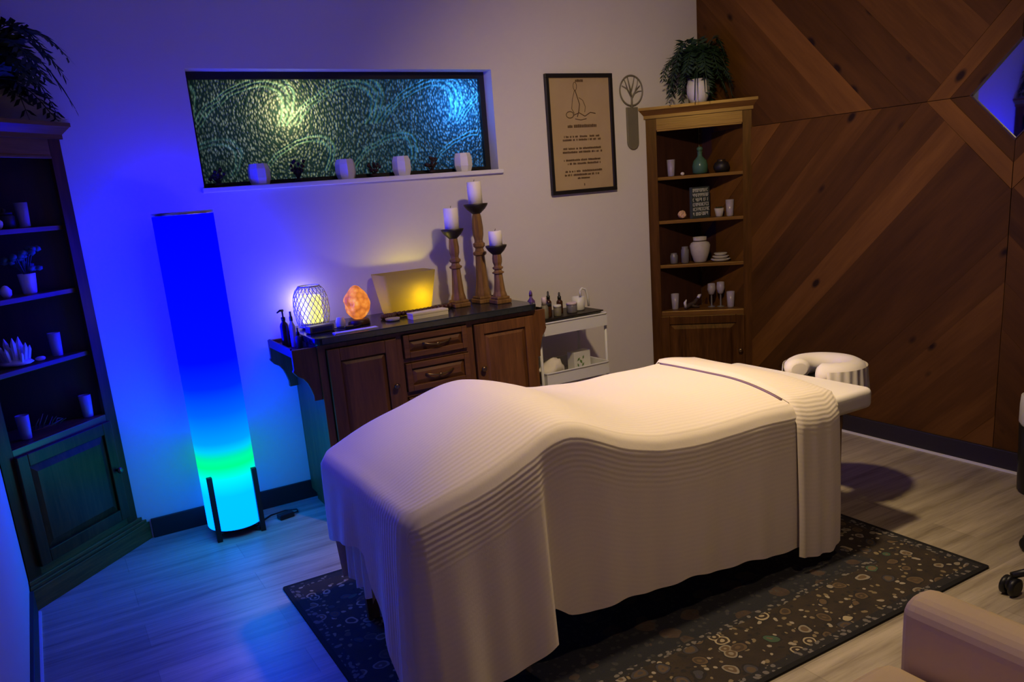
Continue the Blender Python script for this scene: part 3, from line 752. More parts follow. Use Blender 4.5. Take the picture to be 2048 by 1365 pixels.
# ------------------------------------------------------------------ floor lamp
LX, LY = .045, -.182
t = thing('column_floor_lamp', 'tall paper column floor lamp glowing blue above and cyan below', 'lamp', (LX, LY, 0))
bm = BM(); lathe(bm, [(.124, .045), (.1265, .05), (.1265, 1.482), (.1245, 1.482), (.1245, .052)], 48, cap=False); obj('lamp_shade', bm, M['lamp'], t)
bm = BM(); lathe(bm, [(.1275, 1.478), (.1285, 1.482), (.1285, 1.492), (.123, 1.492), (.123, 1.478)], 48, cap=False); obj('top_ring', bm, M['steel'], t)
bm = BM(); lathe(bm, [(.118, .038), (.118, .046)], 40); obj('base_plate', bm, M['blackwood'], t)
for sx in (-1, 1):
    for sy in (-1, 1):
        bm = BM(); a = .0995; c = .0115
        box(bm, sx*a-c, sx*a+c, sy*a-c, sy*a+c, 0, .315); obj('leg', bm, M['blackwood'], t, bevel=.002)
for sg in (-1, 1):
    bm = BM(); mt = Matrix.Rotation(sg*PI/4, 4, 'Z'); box(bm, -.128, .128, -.010, .010, .022 if sg > 0 else .0125, .037 if sg > 0 else .0275, mt) if sg > 0 else box(bm, -.128, .128, -.010, .010, .006, .0215, mt)
    obj('cross_bar', bm, M['blackwood'], t)
t = thing('power_adapter', 'black power adapter lying on the floor beside the lamp', 'adapter', (.275, -.20, 0), .2)
bm = BM(); box(bm, -.038, .038, -.022, .022, 0, .026); obj('adapter_body', bm, M['black'], t, bevel=.005)
bm = BM(); tube(bm, [(.038, 0, .012), (.07, .012, .006), (.085, .05, .004), (.04, .085, .004), (-.04, .085, .004), (-.10, .05, .004), (-.13, .03, .004)], .0035, 6); obj('cable', bm, M['black'], t)

# ------------------------------------------------------------------ buffet
BX0, BX1, BY0, BY1, BZ = .462, 1.618, -.485, -.045, .868
t = thing('wooden_sideboard', 'wooden sideboard with dark counter top along the back wall', 'sideboard')
bm = BM(); box(bm, BX0, BX1, BY0+.012, BY1, .06, BZ); box(bm, BX0+.02, BX1-.02, BY0+.05, BY1-.01, 0, .06)
obj('body', bm, M['buffet'], t, bevel=.003)
bm = BM()
for q in ((BX0, .496, .06, BZ), (1.598, BX1, .06, BZ), (.838, .866, .06, BZ), (1.212, 1.246, .06, BZ), (.496, .838, .845, BZ), (.866, 1.212, .852, BZ), (1.246, 1.598, .845, BZ), (.866, 1.212, .715, .735), (.866, 1.212, .548, .572), (.496, .838, .06, .16), (1.246, 1.598, .06, .16), (.866, 1.212, .06, .16)): box(bm, q[0], q[1], BY0, BY0+.012, q[2], q[3])
obj('face_frame', bm, M['buffet'], t)
bm = BM(); prism(bm, rrect(.446, 1.622, -.522, -.018, .045, 6), BZ+.001, BZ+.034, XYZ); obj('counter_top', bm, M['granite'], t, bevel=.005)
def raised(x0, x1, z0, z1, rw, y, mat, parent, name, pname):
    bm = BM()
    for q in ((x0, x0+rw, z0, z1), (x1-rw, x1, z0, z1), (x0+rw, x1-rw, z0, z0+rw), (x0+rw, x1-rw, z1-rw, z1)): box(bm, q[0], q[1], y-.018, y, q[2], q[3])
    d = obj(name, bm, mat, parent, bevel=.003)
    bm = BM(); m_ = .022; x0 += rw; x1 -= rw; z0 += rw; z1 -= rw
    lo = [bm.verts.new(p) for p in ((x0, y-.003, z0), (x1, y-.003, z0), (x1, y-.003, z1), (x0, y-.003, z1))]
    hi = [bm.verts.new(p) for p in ((x0+m_, y-.015, z0+m_), (x1-m_, y-.015, z0+m_), (x1-m_, y-.015, z1-m_), (x0+m_, y-.015, z1-m_))]
    for i in range(4): bm.faces.new((lo[i], lo[(i+1) % 4], hi[(i+1) % 4], hi[i]))
    bm.faces.new(hi); obj(pname, bm, mat, d)
    return d
def knob(x, z, y, parent):
    bm = BM(); lathe(bm, [(.006, 0), (.006, .010), (.014, .015), (.015, .021), (.009, .028)], 14); obj('knob', bm, M['bronze'], parent, (x, y, z), (PI/2, 0, 0))
d = raised(.500, .834, .165, .842, .058, BY0-.0005, M['buffet'], t, 'door', 'door_panel'); knob(.806, .62, BY0-.0185, d)
d = raised(1.250, 1.594, .165, .842, .052, BY0-.0005, M['buffet'], t, 'door', 'door_panel'); knob(1.276, .62, BY0-.0185, d)
for z0, z1 in ((.738, .849), (.575, .712), (.165, .545)):
    d = raised(.870, 1.208, z0, z1, .028, BY0-.0005, M['buffet_h'], t, 'drawer', 'drawer_front')
    zc = (z0+z1)/2; bm = BM()
    tube(bm, [(1.04+.075*s, BY0-.0195-.016*(1-abs(s)**3), zc-.012*math.cos(s*PI/2)+.006) for s in [k/7 for k in range(-7, 8)]], .0042, 8)
    blob(bm, (1.04, BY0-.033, zc-.006), (.013, .007, .009), 2); obj('drawer_pull', bm, M['bronze'], d)
# end shelves on shaped brackets
prof = [(0, .872), (0, .785), (-.006, .775), (.012, .752), (.035, .738), (.052, .715), (.062, .690), (.072, .655), (.072, .628), (.112, .628), (.112, .872)]
for s, xb in ((-1, BX0), (1, BX1)):
    dep = .112 if s < 0 else .066; kx = dep/.112
    for y in (BY0+.010, BY1-.030):
        bm = BM(); prism(bm, [(xb+s*(.112-u)*kx, v-.012) for u, v in prof], y, y+.022, XZ); obj('bracket', bm, M['buffet'], t, bevel=.002)
    bm = BM(); x0, x1 = sorted((xb+s*.001, xb+s*(dep-.008))); box(bm, x0, x1, BY0+.0325, BY1-.0305, .826, .841); obj('end_shelf', bm, M['buffet'], t)
    bm = BM(); x0, x1 = sorted((xb+s*(dep-.008), xb+s*(dep-.0005))); box(bm, x0, x1, BY0+.0325, BY1-.0305, .826, .866); obj('shelf_lip', bm, M['blackwood'], t)
CT = BZ+.0345

# on the counter
def lantern():
    t = thing('wire_lantern', 'mottled white wire lantern with a bright yellow glow inside', 'lantern', (.555, -.165, CT))
    bm = BM(); lathe(bm, [(.052, 0), (.060, .004), (.060, .022), (.05, .026)], 28); obj('base', bm, M['grey_box'], t)
    bm = BM(); lathe(bm, [(.047, .0265), (.050, .03), (.050, .150), (.046, .154)], 28); obj('glow_core', bm, M['lantern_core'], t)
    bm = BM()
    def prad(z): return lerp_table(z, [(0, .062), (.03, .076), (.09, .085), (.15, .080), (.185, .066), (.20, .050)])
    for k in range(22):
        for sg in (1, -1):
            tube(bm, [(prad(z)*math.cos(2*PI*k/22+sg*z*7), prad(z)*math.sin(2*PI*k/22+sg*z*7), z) for z in [.010+.19*j/10 for j in range(11)]], .0019, 4)
    for z in (.012, .2): tube(bm, [(prad(z)*math.cos(2*PI*k/28), prad(z)*math.sin(2*PI*k/28), z) for k in range(28)], .004, 6, closed=True)
    obj('wire_cage', bm, M['wire'], t)
lantern()
t = thing('digital_clock_box', 'low grey box in front of the glowing wire lantern', 'box', (.532, -.335, CT), .12)
bm = BM(); box(bm, -.062, .062, -.028, .028, 0, .034); obj('box_body', bm, M['grey_box'], t, bevel=.006)
bm = BM(); box(bm, -.050, .050, -.0292, -.0282, .008, .027); obj('display', bm, M['navy'], t)
t = thing('salt_lamp', 'glowing orange salt lamp on a dark wooden base', 'lamp', (.742, -.285, CT))
bm = BM(); lathe(bm, [(.052, 0), (.054, .004), (.050, .020), (.046, .026)], 26); obj('lamp_base', bm, M['saltbase'], t)
bm = BM(); g = bmesh.ops.create_icosphere(bm, subdivisions=4, radius=1)
for v in g['verts']:
    z = v.co.z; w = .060*(1-.28*max(0, z)**1.5)*(1+.16*pnoise(v.co*1.9+Vector((4, 1, 2)))+.05*pnoise(v.co*6))
    v.co = Vector((v.co.x*w, v.co.y*w, .105+z*.083)); v.co.z = max(v.co.z, .0265)
obj('salt_crystal', bm, M['salt'], t)
t = thing('appliance_cable', 'black cord with a switch lying in front of the salt lamp', 'cord', (.66, -.36, CT))
bm = BM(); tube(bm, [(-.07, .06, .004), (-.05, .0, .004), (0, -.02, .004), (.05, .0, .004), (.085, .035, .004)], .0032, 6); obj('cable', bm, M['black'], t)
bm = BM(); box(bm, -.024, .020, -.030, -.010, .0005, .016); obj('switch', bm, M['black'], t, bevel=.004)
bm = BM(); lathe(bm, [(.020, 0), (.023, .004), (.023, .030), (.018, .036), (.018, .044), (.001, .045)], 18)
simple('cosmetic_jar', 'small pale blue jar between the grey box and the salt lamp', 'jar', bm, M['bluewhite'], (.655, -.27, CT))
bm = BM(); box(bm, -.105, .105, -.020, .020, 0, .004)
simple('white_card', 'narrow white card lying along the front edge of the counter', 'card', bm, M['paper'], (.660, -.458, CT), .02)
# tapered bowl
t = thing('tapered_bowl', 'pale yellow tapered rectangular bowl glowing on its right side', 'bowl', (1.068, -.115, CT))
bm = BM()
def ring(hx, hy, z, r): return [bm.verts.new((x, y, z)) for x, y in rrect(-hx, hx, -hy, hy, r, 4)]
ro = [ring(.112, .062, 0, .02), ring(.116, .066, .006, .02), ring(.150, .085, .205, .022), ring(.146, .081, .205, .022), ring(.113, .063, .012, .02)]
for a, b in zip(ro, ro[1:]):
    for i in range(len(a)): bm.faces.new((a[i], a[(i+1) % len(a)], b[(i+1) % len(a)], b[i])).smooth = True
bm.faces.new(ro[0][::-1]); bm.faces.new(ro[-1]); obj('bowl_body', bm, M['bowl'], t)
# beads
bm = BM(); rnd = random.Random(9)
for i in range(30):
    s = i/29; x = -.155+.33*s; y = -.012*math.sin(s*5)+.01*(i % 2)
    blob(bm, (x, y, .0125), (.0125, .0125, .0125), 2)
for i in range(16):
    a = i/15*PI*1.7; blob(bm, (-.19+.032*math.cos(a), -.016+.032*math.sin(a)*.8, .0115), (.0115,)*3, 2)
simple('bead_garland', 'dark wooden bead garland lying in front of the yellow bowl', 'beads', bm, M['beads'], (1.10, -.235, CT+.0002))
t = thing('cream_box', 'flat cream box lying at the front of the counter before the bead garland', 'box', (1.062, -.385, CT), .06)
bm = BM(); box(bm, -.098, .098, -.030, .030, 0, .018); obj('box_base', bm, M['cream'], t)
bm = BM(); box(bm, -.1, .1, -.032, .032, .0185, .030); obj('box_lid', bm, M['cream'], t, bevel=.002)
bm = BM(); lathe(bm, [(.030, 0), (.034, .003), (.036, .012), (.03, .012), (.028, .004), (.001, .004)], 20)
simple('pebble_dish', 'small grey dish on the counter left of the cream box', 'dish', bm, M['stone_grey'], (.895, -.335, CT))

# candlesticks
def candlestick(label, x, y, h, ch, cr, br_):
    t = thing('candlestick', label, 'candlestick', (x, y, CT), 0, 'turned wooden candlesticks on the counter')
    bm = BM(); b = br_
    box(bm, -b, b, -b, b, 0, .022); box(bm, -b*.86, b*.86, -b*.86, b*.86, .022, .036)
    obj('foot', bm, M['candle_wood'], t, bevel=.004)
    bm = BM(); H_ = h-.036
    prof = [(.86, 0), (.84, .03), (.70, .10), (.58, .28), (.50, .44), (.50, .46), (.70, .475), (.72, .50), (.50, .515), (.42, .545), (.62, .57), (.64, .60), (.46, .615), (.44, .64), (.56, .70), (.58, .78), (.48, .90), (.36, .955), (.40, .96)]
    lathe(bm, [(b*r, .0362+z*H_*.955) for r, z in prof], 8, smooth=False, rotoff=PI/8)
    obj('stem', bm, M['candle_wood'], t)
    bm = BM(); z = h-.050; q = b*1.28
    lathe(bm, [(b*.44, z), (b*.62, z+.008), (q*.74, z+.022), (q*.95, z+.040), (q, z+.050), (q*.93, z+.050), (q*.7, z+.043), (.001, z+.043)], 26); obj('cup', bm, M['iron'], t)
    c = thing('pillar_candle', label.replace('wooden candlestick', 'candlestick').replace('tallest', 'white pillar candle on the tallest').replace('middle-height', 'white pillar candle on the middle-height').replace('shortest', 'white pillar candle on the shortest'), 'candle', (x, y, CT+h-.0065), 0, 'white pillar candles')
    bm = BM(); lathe(bm, [(cr, 0), (cr, ch-.003), (cr-.003, ch), (cr*.4, ch-.005), (.001, ch-.006)], 26); obj('wax', bm, M['wax'], c)
    bm = BM(); tube(bm, [(0, 0, ch-.007), (.001, 0, ch+.003), (.004, 0, ch+.010)], .0014, 5); obj('wick', bm, M['wick'], c)
candlestick('middle-height wooden candlestick at the left of the three', 1.322, -.215, .400, .112, .037, .046)
candlestick('tallest wooden candlestick, standing in the middle of the three', 1.478, -.200, .515, .118, .037, .050)
candlestick('shortest wooden candlestick at the right of the three', 1.515, -.315, .300, .080, .034, .044)

# bottles on the left end shelf
def pump_bottle(label, loc, mat, r, h, ph):
    t = thing('pump_bottle', label, 'bottle', loc, 0)
    bm = BM(); lathe(bm, [(r*.92, 0), (r, .004), (r, h*.78), (r*.8, h*.88), (r*.42, h*.94), (r*.42, h)], 20); obj('bottle_body', bm, mat, t)
    bm = BM(); lathe(bm, [(r*.48, h+.0003), (r*.48, h+.014), (.004, h+.016), (.004, h+ph)], 12); tube(bm, [(0.004, 0, h+ph), (-.012, -.006, h+ph+.002), (-.028, -.012, h+ph-.006)], [.006, .005, .0035], 8); obj('pump', bm, M['black'], t)
    return t
ES = .8415
pump_bottle('dark pump bottle standing on the left end shelf of the sideboard', (.398, -.225, ES), M['amber'], .021, .125, .045)
t = thing('spray_bottle', 'slim pale blue spray bottle beside the dark pump bottle', 'bottle', (.424, -.262, ES))
bm = BM(); lathe(bm, [(.013, 0), (.0145, .003), (.0145, .10), (.007, .115), (.007, .122)], 16); obj('bottle_body', bm, M['bluewhite'], t)
bm = BM(); lathe(bm, [(.008, .1225), (.008, .14), (.005, .145), (.005, .165), (.002, .166)], 12); obj('spray_cap', bm, M['navy'], t)
t = thing('dropper_bottle', 'small navy dropper bottle at the front of the left end shelf', 'bottle', (.430, -.322, ES))
bm = BM(); lathe(bm, [(.014, 0), (.0155, .003), (.0155, .05), (.007, .06)], 16); obj('bottle_body', bm, M['navy'], t)
bm = BM(); lathe(bm, [(.008, .0605), (.008, .074), (.004, .078), (.004, .092), (.002, .095)], 12); obj('dropper_cap', bm, M['black'], t)
# right end shelf
t = thing('perfume_bottle', 'round violet bottle on the right end shelf of the sideboard', 'bottle', (1.648, -.405, ES))
bm = BM(); lathe(bm, [(.014, 0), (.020, .008), (.0225, .035), (.020, .060), (.008, .075), (.008, .085)], 18); obj('bottle_body', bm, M['purple'], t)
bm = BM(); lathe(bm, [(.009, .0855), (.009, .10), (.005, .112), (.002, .116)], 12); obj('cap', bm, M['purple'], t)
t = thing('lotion_bottle', 'pale pink capped lotion bottle at the left end of the cart top', 'bottle', (1.772, -.335, .7815))
bm = BM(); lathe(bm, [(.018, 0), (.021, .004), (.021, .065), (.010, .078)], 18); obj('bottle_body', bm, M['sage'], t)
bm = BM(); lathe(bm, [(.014, .0785), (.014, .115), (.008, .119)], 14); obj('cap', bm, M['pinkglass'], t)

# ------------------------------------------------------------------ utility cart
CX0, CX1, CY0, CY1 = 1.716, 2.135, -.405, -.075
t = thing('utility_cart', 'white metal utility cart with tray shelves right of the sideboard', 'cart')
for z0, z1 in ((.700, .768), (.425, .492), (.14, .207)):
    bm = BM(); th = .004
    box(bm, CX0, CX1, CY0, CY1, z0, z0+th); box(bm, CX0, CX1, CY0, CY0+th, z0+th, z1); box(bm, CX0, CX1, CY1-th, CY1, z0+th, z1); box(bm, CX0, CX0+th, CY0+th, CY1-th, z0+th, z1); box(bm, CX1-th, CX1, CY0+th, CY1-th, z0+th, z1)
    tr_ = obj('tray', bm, M['cart'], t)
    bm = BM(); tube(bm, [(x, y, z1) for x, y in rrect(CX0-.001, CX1+.001, CY0-.001, CY1+.001, .012, 3)], .005, 6, closed=True); obj('tray_rim', bm, M['cart'], tr_)
for x in (CX0-.009, CX1+.009):
    for y in (CY0+.03, CY1-.03):
        bm = BM(); tube(bm, [(x, y, .055), (x, y, .77)], .0085, 10); l_ = obj('post', bm, M['cart'], t)
        bm = BM(); lathe(bm, [(.025, -.008), (.027, 0), (.025, .008)], 18); obj('caster', bm, M['black'], l_, (x, y, .0272), (PI/2, 0, 0))
        bm = BM(); box(bm, x-.006, x+.006, y-.012, y-.009, .026, .058); box(bm, x-.006, x+.006, y+.009, y+.012, .026, .058); box(bm, x-.006, x+.006, y-.012, y+.012, .0555, .060); obj('caster_fork', bm, M['steel'], l_)
TZ = .7045
bm = BM(); box(bm, CX0+.03, CX1-.0+.012, CY0+.045, CY1-.02, .7745, .781)
simple('serving_board', 'dark flat board lying across the top tray of the cart', 'board', bm, M['iron'], (0, 0, 0))
BZ2 = .7815
def dropper(label, x, y, r, h):
    t = thing('essential_oil_bottle', label, 'bottle', (x, y, BZ2), 0, 'dark oil bottles on the cart')
    bm = BM(); lathe(bm, [(r*.95, 0), (r, .003), (r, h*.55), (r*.5, h*.66)], 16); obj('bottle_body', bm, M['amber'], t)
    bm = BM(); lathe(bm, [(r*.58, h*.665), (r*.58, h*.8), (r*.34, h*.82), (r*.30, h*.96), (r*.1, h)], 12); obj('dropper_cap', bm, M['black'], t)
dropper('taller dark dropper bottle at the left on the cart', 1.855, -.25, .017, .135); dropper('shorter dark dropper bottle at the right on the cart', 1.935, -.24, .018, .118)
t = thing('dark_tin', 'dark brown tin at the left front of the cart top', 'tin', (1.813, -.293, BZ2))
bm = BM(); lathe(bm, [(.026, 0), (.027, .003), (.027, .060)], 20); obj('tin_body', bm, M['amber'], t)
bm = BM(); lathe(bm, [(.028, .0605), (.028, .072), (.026, .074)], 20); obj('lid', bm, M['black'], t)
for x, y, r, h, mk, lb in ((1.868, -.315, .022, .060, 'sage', 'squat olive jar in front of the dropper bottles on the cart'), (1.985, -.285, .030, .056, 'smoke', 'clear squat jar beside the white mug on the cart')):
    t = thing('balm_jar', lb, 'jar', (x, y, BZ2)); bm = BM(); lathe(bm, [(r*.93, 0), (r, .004), (r, h*.75), (r*.9, h*.8)], 20); obj('jar_body', bm, M[mk], t)
    bm = BM(); lathe(bm, [(r*1.02, h*.805), (r*1.02, h), (r*.96, h*1.03)], 20); obj('lid', bm, M['pinkglass'] if mk == 'smoke' else M['cart'], t)
t = thing('white_mug', 'white mug with a tall looped handle at the right of the cart top', 'mug', (2.062, -.24, BZ2))
bm = BM(); lathe(bm, [(.032, 0), (.036, .004), (.038, .075), (.034, .075), (.033, .008), (.001, .007)], 24); obj('mug_body', bm, M['cart'], t)
bm = BM(); tube(bm, [(.020, .0, .075), (.016, 0, .108), (.03, 0, .120), (.055, 0, .112), (.068, 0, .07), (.072, 0, .012)], .0065, 8); obj('handle', bm, M['cart'], t)
t = thing('towel_roll', 'cream crumpled towel on the middle tray of the cart', 'towel', (1.835, -.26, .4295))
bm = BM(); g = bmesh.ops.create_icosphere(bm, subdivisions=3, radius=1)
for v in g['verts']:
    p = v.co.copy(); k_ = 1+.22*pnoise(p*2.2)+.08*pnoise(p*5); v.co = Vector((p.x*.085*k_, p.y*.055*k_, max(0, .048+p.z*.050*k_+.018*math.sin(p.x*3+.6))))
for f in bm.faces: f.smooth = True
obj('towel', bm, M['sheet'], t)
t = thing('leaf_print_box', 'white box with a green leaf print on the middle tray of the cart', 'box', (2.045, -.24, .4295), .12)
bm = BM(); box(bm, -.062, .062, -.03, .03, 0, .118); obj('carton', bm, M['cart'], t, bevel=.002)
bm = BM()
for cx, cz, a, ln in ((-.03, .075, .7, .03), (-.012, .060, 2.2, .034), (.006, .082, 1.2, .026), (-.035, .042, 1.9, .026), (.002, .040, .9, .028)):
    d_ = Vector((math.cos(a), 0, math.sin(a))); n_ = Vector((-d_.z, 0, d_.x)); c_ = Vector((cx, -.0306, cz))
    bm.faces.new([bm.verts.new(c_-d_*ln*.5), bm.verts.new(c_+n_*ln*.24), bm.verts.new(c_+d_*ln*.5), bm.verts.new(c_-n_*ln*.24)])
obj('leaf_print', bm, M['leaf_green'], t)

# ------------------------------------------------------------------ rug
RX0, RX1, RY0, RY1 = .055, 2.235, -2.512, -.949
bm = BM(); prism(bm, rrect(-(RX1-RX0)/2, (RX1-RX0)/2, -(RY1-RY0)/2, (RY1-RY0)/2, .01, 2), 0, .008, XYZ)
simple('area_rug', 'dark patterned rug with a flowered border under the massage table', 'rug', bm, rug_mat(RX1-RX0, RY1-RY0), ((RX0+RX1)/2, (RY0+RY1)/2, .0005))
RT = .009

# ------------------------------------------------------------------ massage table
TX0, TX1, TY0, TY1 = .215, 2.14, -2.085, -1.375
PZ0, PZ1 = .548, .628
t = thing('massage_table', 'massage table made up in cream sheets with a padded face cradle', 'massage table')
def rounded_slab(x0, x1, y0, y1, z0, z1, r, e):
    bm = BM(); N = 10
    rows = [(e, z0, 0)]
    prof = [(e, z0)]+[(e*(1-math.sin(a)), z0+e*(1-math.cos(a))) for a in [PI/2*i/4 for i in range(1, 5)]]+[(e*(1-math.cos(a)), z1-e+e*math.sin(a)) for a in [PI/2*i/4 for i in range(0, 5)]]
    rings = []
    for ins, z in prof: rings.append([bm.verts.new((x, y, z)) for x, y in rrect(x0+ins, x1-ins, y0+ins, y1-ins, max(r-ins, .003), N)])
    for a, b in zip(rings, rings[1:]):
        for i in range(len(a)): bm.faces.new((a[i], a[(i+1) % len(a)], b[(i+1) % len(a)], b[i])).smooth = True
    bm.faces.new(rings[0][::-1]); bm.faces.new(rings[-1])
    return bm
obj('padded_top', rounded_slab(TX0, TX1, TY0, TY1, PZ0, PZ1, .032, .02), M['sheet'], t)
M['table_wood'] = wood('table_beech', (.10, .05, .02), (.30, .17, .08), 2)
bm = BM()
for y in (TY0+.05, TY1-.075): box(bm, TX0+.04, TX1-.12, y, y+.025, .475, PZ0-.001)
for x in (TX0+.04, TX1-.15, (TX0+TX1)/2): box(bm, x, x+.025, TY0+.0755, TY1-.0755, .475, PZ0-.001)
obj('frame', bm, M['table_wood'], t)
for x in (TX0+.050, TX1-.175):
    for y in (TY0+.026, TY1-.049):
        bm = BM(); box(bm, x-.022, x+.022, y-.0, y+.023, RT+.0005, .54); obj('leg', bm, M['table_wood'], t, bevel=.003)
# sheet hanging below the blanket at the foot
bm = BM(); n = 22; rows = 8; grid = []
for j in range(rows+1):
    s = j/rows; row = []
    for i in range(n+1):
        y = -1.375-.25*i/n; zb = .175+.008*math.sin(i*.7)
        row.append(bm.verts.new((TX0-.004-.012*math.sin(i*.9)*s, y, .56+(zb-.56)*s)))
    grid.append(row)
for j in range(rows):
    for i in range(n): bm.faces.new((grid[j][i], grid[j][i+1], grid[j+1][i+1], grid[j+1][i])).smooth = True
obj('hanging_sheet', bm, M['sheet'], t)
# face cradle: horseshoe cushion in a pleated cover, on two rods
fc = Vector((2.262, -1.755, 0)); bm = BM()
arc = [math.radians(a) for a in range(-158, 159, 8)]
hs = [(fc.x+.106*math.cos(a), fc.y+.116*math.sin(a), .634) for a in arc]
tube(bm, hs, [.035]+[.054]*(len(hs)-2)+[.035], 16)
for v in bm.verts: v.co.z = .634+(v.co.z-.634)*.80
obj('face_cradle', bm, M['sheet'], t)
cr = bpy.data.objects['face_cradle']
bm = BM(); top, bot = [], []
for i, a in enumerate([math.radians(x) for x in range(-140, 141, 2)]):
    pl = .0055*math.sin(i*.95)
    top.append(bm.verts.new((fc.x+(.164)*math.cos(a), fc.y+(.174)*math.sin(a), .652)))
    bot.append(bm.verts.new((fc.x+(.170+pl)*math.cos(a), fc.y+(.180+pl)*math.sin(a), .530+.006*math.sin(i*.5))))
for i in range(len(top)-1): bm.faces.new((top[i], top[i+1], bot[i+1], bot[i])).smooth = True
obj('pleated_cover', bm, M['sheet'], cr)
bm = BM()
for y in (-1.80, -1.69): tube(bm, [(2.06, y, .578), (2.26, y, .586)], .008, 8)
box(bm, 2.20, 2.34, -1.83, -1.66, .578, .590)
obj('cradle_bracket', bm, M['black'], cr)

# blanket draped over table and bolster
NEAR = [(.18, .640), (.30, .668), (.466, .713), (.58, .762), (.66, .796), (.72, .792), (.80, .758), (.91, .705), (1.05, .668), (1.22, .650), (1.57, .650), (1.9, .640)]
FAR = [(.18, .645), (.28, .690), (.385, .730), (.55, .775), (.68, .802), (.76, .795), (.88, .752), (1.0, .718), (1.2, .700), (1.45, .700), (1.75, .696), (1.92, .668)]
MIDF = [(.18, .645), (.30, .705), (.45, .770), (.60, .830), (.68, .842), (.78, .826), (.90, .770), (1.05, .728), (1.3, .712), (1.75, .705), (1.92, .665)]
def smooth_tab(x, tab, w=.045): return sum(lerp_table(x+d*w, tab)*k for d, k in ((-1, .22), (-.5, .2), (0, .16), (.5, .2), (1, .22)))
BY_N, BY_F, BXF, BXH = -2.105, -1.355, .160, 1.895
def Htop(x, y):
    v = (y-BY_N)/(BY_F-BY_N); v = max(0, min(1, v))
    a, b, c = smooth_tab(x, NEAR), smooth_tab(x, MIDF), smooth_tab(x, FAR)
    if v < .5: s = v*2; h = a+(b-a)*(s*(2-s))
    else: s = (v-.5)*2; h = b+(c-b)*s*s
    return h+.006*pnoise(Vector((x*5, y*5, .3)))
def drape(lift, x_from, x_to, hem, flare, foot, periods, step=.012):
    """mesh over the table top: perimeter runs head-near -> foot-near -> foot-far -> head-far"""
    per = []   # x, y, nx, ny, arclength
    rc = .05
    def seg(p, q, nrm, extra=()):
        n_ = max(2, int((Vector(q)-Vector(p)).length/step))
        for i in range(n_): s = i/n_; per.append((p[0]+(q[0]-p[0])*s, p[1]+(q[1]-p[1])*s, *nrm))
    if foot:
        seg((x_to, BY_N), (BXF+rc, BY_N), (0, -1))
        for i in range(9):
            a = PI*1.5-PI/2*i/9; per.append((BXF+rc+rc*math.cos(a), BY_N+rc+rc*math.sin(a), math.cos(a), math.sin(a)))
        seg((BXF, BY_N+rc), (BXF, BY_F-rc), (-1, 0))
        for i in range(9):
            a = PI-PI/2*i/9; per.append((BXF+rc+rc*math.cos(a), BY_F-rc+rc*math.sin(a), math.cos(a), math.sin(a)))
        seg((BXF+rc, BY_F), (x_to, BY_F), (0, 1)); per.append((x_to, BY_F, 0, 1))
    bm = BM(); uvl = bm.loops.layers.uv.new('UVMap'); uvd = {}
    rr = .034
    NS, ND = 22, 26
    yc = (BY_N+BY_F)/2
    cols = []
    for pi, (x, y, nx, ny) in enumerate(per):
        col = []
        ax = max(x, BXF+.36) if x < BXF+.36 else x
        cx = min(ax, x_to)
        # inner vertex on the spine, then out to the rim
        for k in range(NS+1):
            s = k/NS; px_ = cx+(x-cx)*s; py_ = yc+(y-yc)*s
            dist = (Vector((x, y))-Vector((px_, py_))).length
            z = Htop(px_, py_)+lift
            if dist < rr: z -= rr-math.sqrt(max(0, rr*rr-(rr-dist)**2))
            v = bm.verts.new((px_+nx*lift*s, py_+ny*lift*s, z)); col.append(v); uvd[v] = (px_, py_)
        z0 = col[-1].co.z; hz = hem(x, y); fl = flare(x, y)
        for k in range(1, ND+1):
            s = k/ND; z = z0+(hz-z0)*s
            wv = sum(a*math.sin((x*fx+y*fy)+ph) for a, fx, fy, ph in periods)*s
            o = lift+fl*(s**.75)+wv
            v = bm.verts.new((x+nx*o, y+ny*o, z)); col.append(v)
            uvd[v] = (x, (BY_N-(z0-z)) if ny < 0 else (BY_F+(z0-z))) if abs(ny) > abs(nx) else (x-(z0-z), y)
        cols.append(col)
    for a, b in zip(cols, cols[1:]):
        for k in range(len(a)-1):
            try: f = bm.faces.new((a[k], a[k+1], b[k+1], b[k])); f.smooth = True
            except ValueError: pass
    bmesh.ops.recalc_face_normals(bm, faces=bm.faces)
    for f in bm.faces:
        for lp in f.loops: lp[uvl].uv = uvd[lp.vert]
    return bm
def hem_main(x, y):
    near = lerp_table(x, [(.17, .03), (.30, .075), (.588, .140), (.598, .235), (.66, .190), (.74, .178), (1.18, .155), (1.7, .10), (1.9, .08)])
    if y <= BY_N+.001: return near+.006*math.sin(x*23)
    if y >= BY_F-.001: return .16
    foot = lerp_table(y, [(BY_N, .03), (-2.06, .11), (-1.98, .185), (-1.88, .265), (-1.80, .34), (-1.765, .425), (-1.70, .43), (-1.52, .385), (-1.40, .345), (BY_F, .36)])
    return foot
def flare_main(x, y):
    if y >= BY_F-.001: return .01
    if y <= BY_N+.001: return lerp_table(x, [(.2, .065), (.45, .05), (.586, .045), (.598, .006), (.8, .004), (1.9, .01)])
    return lerp_table(y, [(BY_N, .05), (-2.03, .035), (-1.9, .018), (-1.77, .012), (-1.6, .016), (BY_F, .015)])
per_main = [(.006, 21, 17, .5), (.004, 47, 39, 1.2)]
bl = thing('blanket', 'cream ribbed blanket draped over a raised bolster on the massage table', 'blanket')
obj('blanket_cloth', drape(0.004, 0, BXH, hem_main, flare_main, True, per_main), M['blanket'], bl)
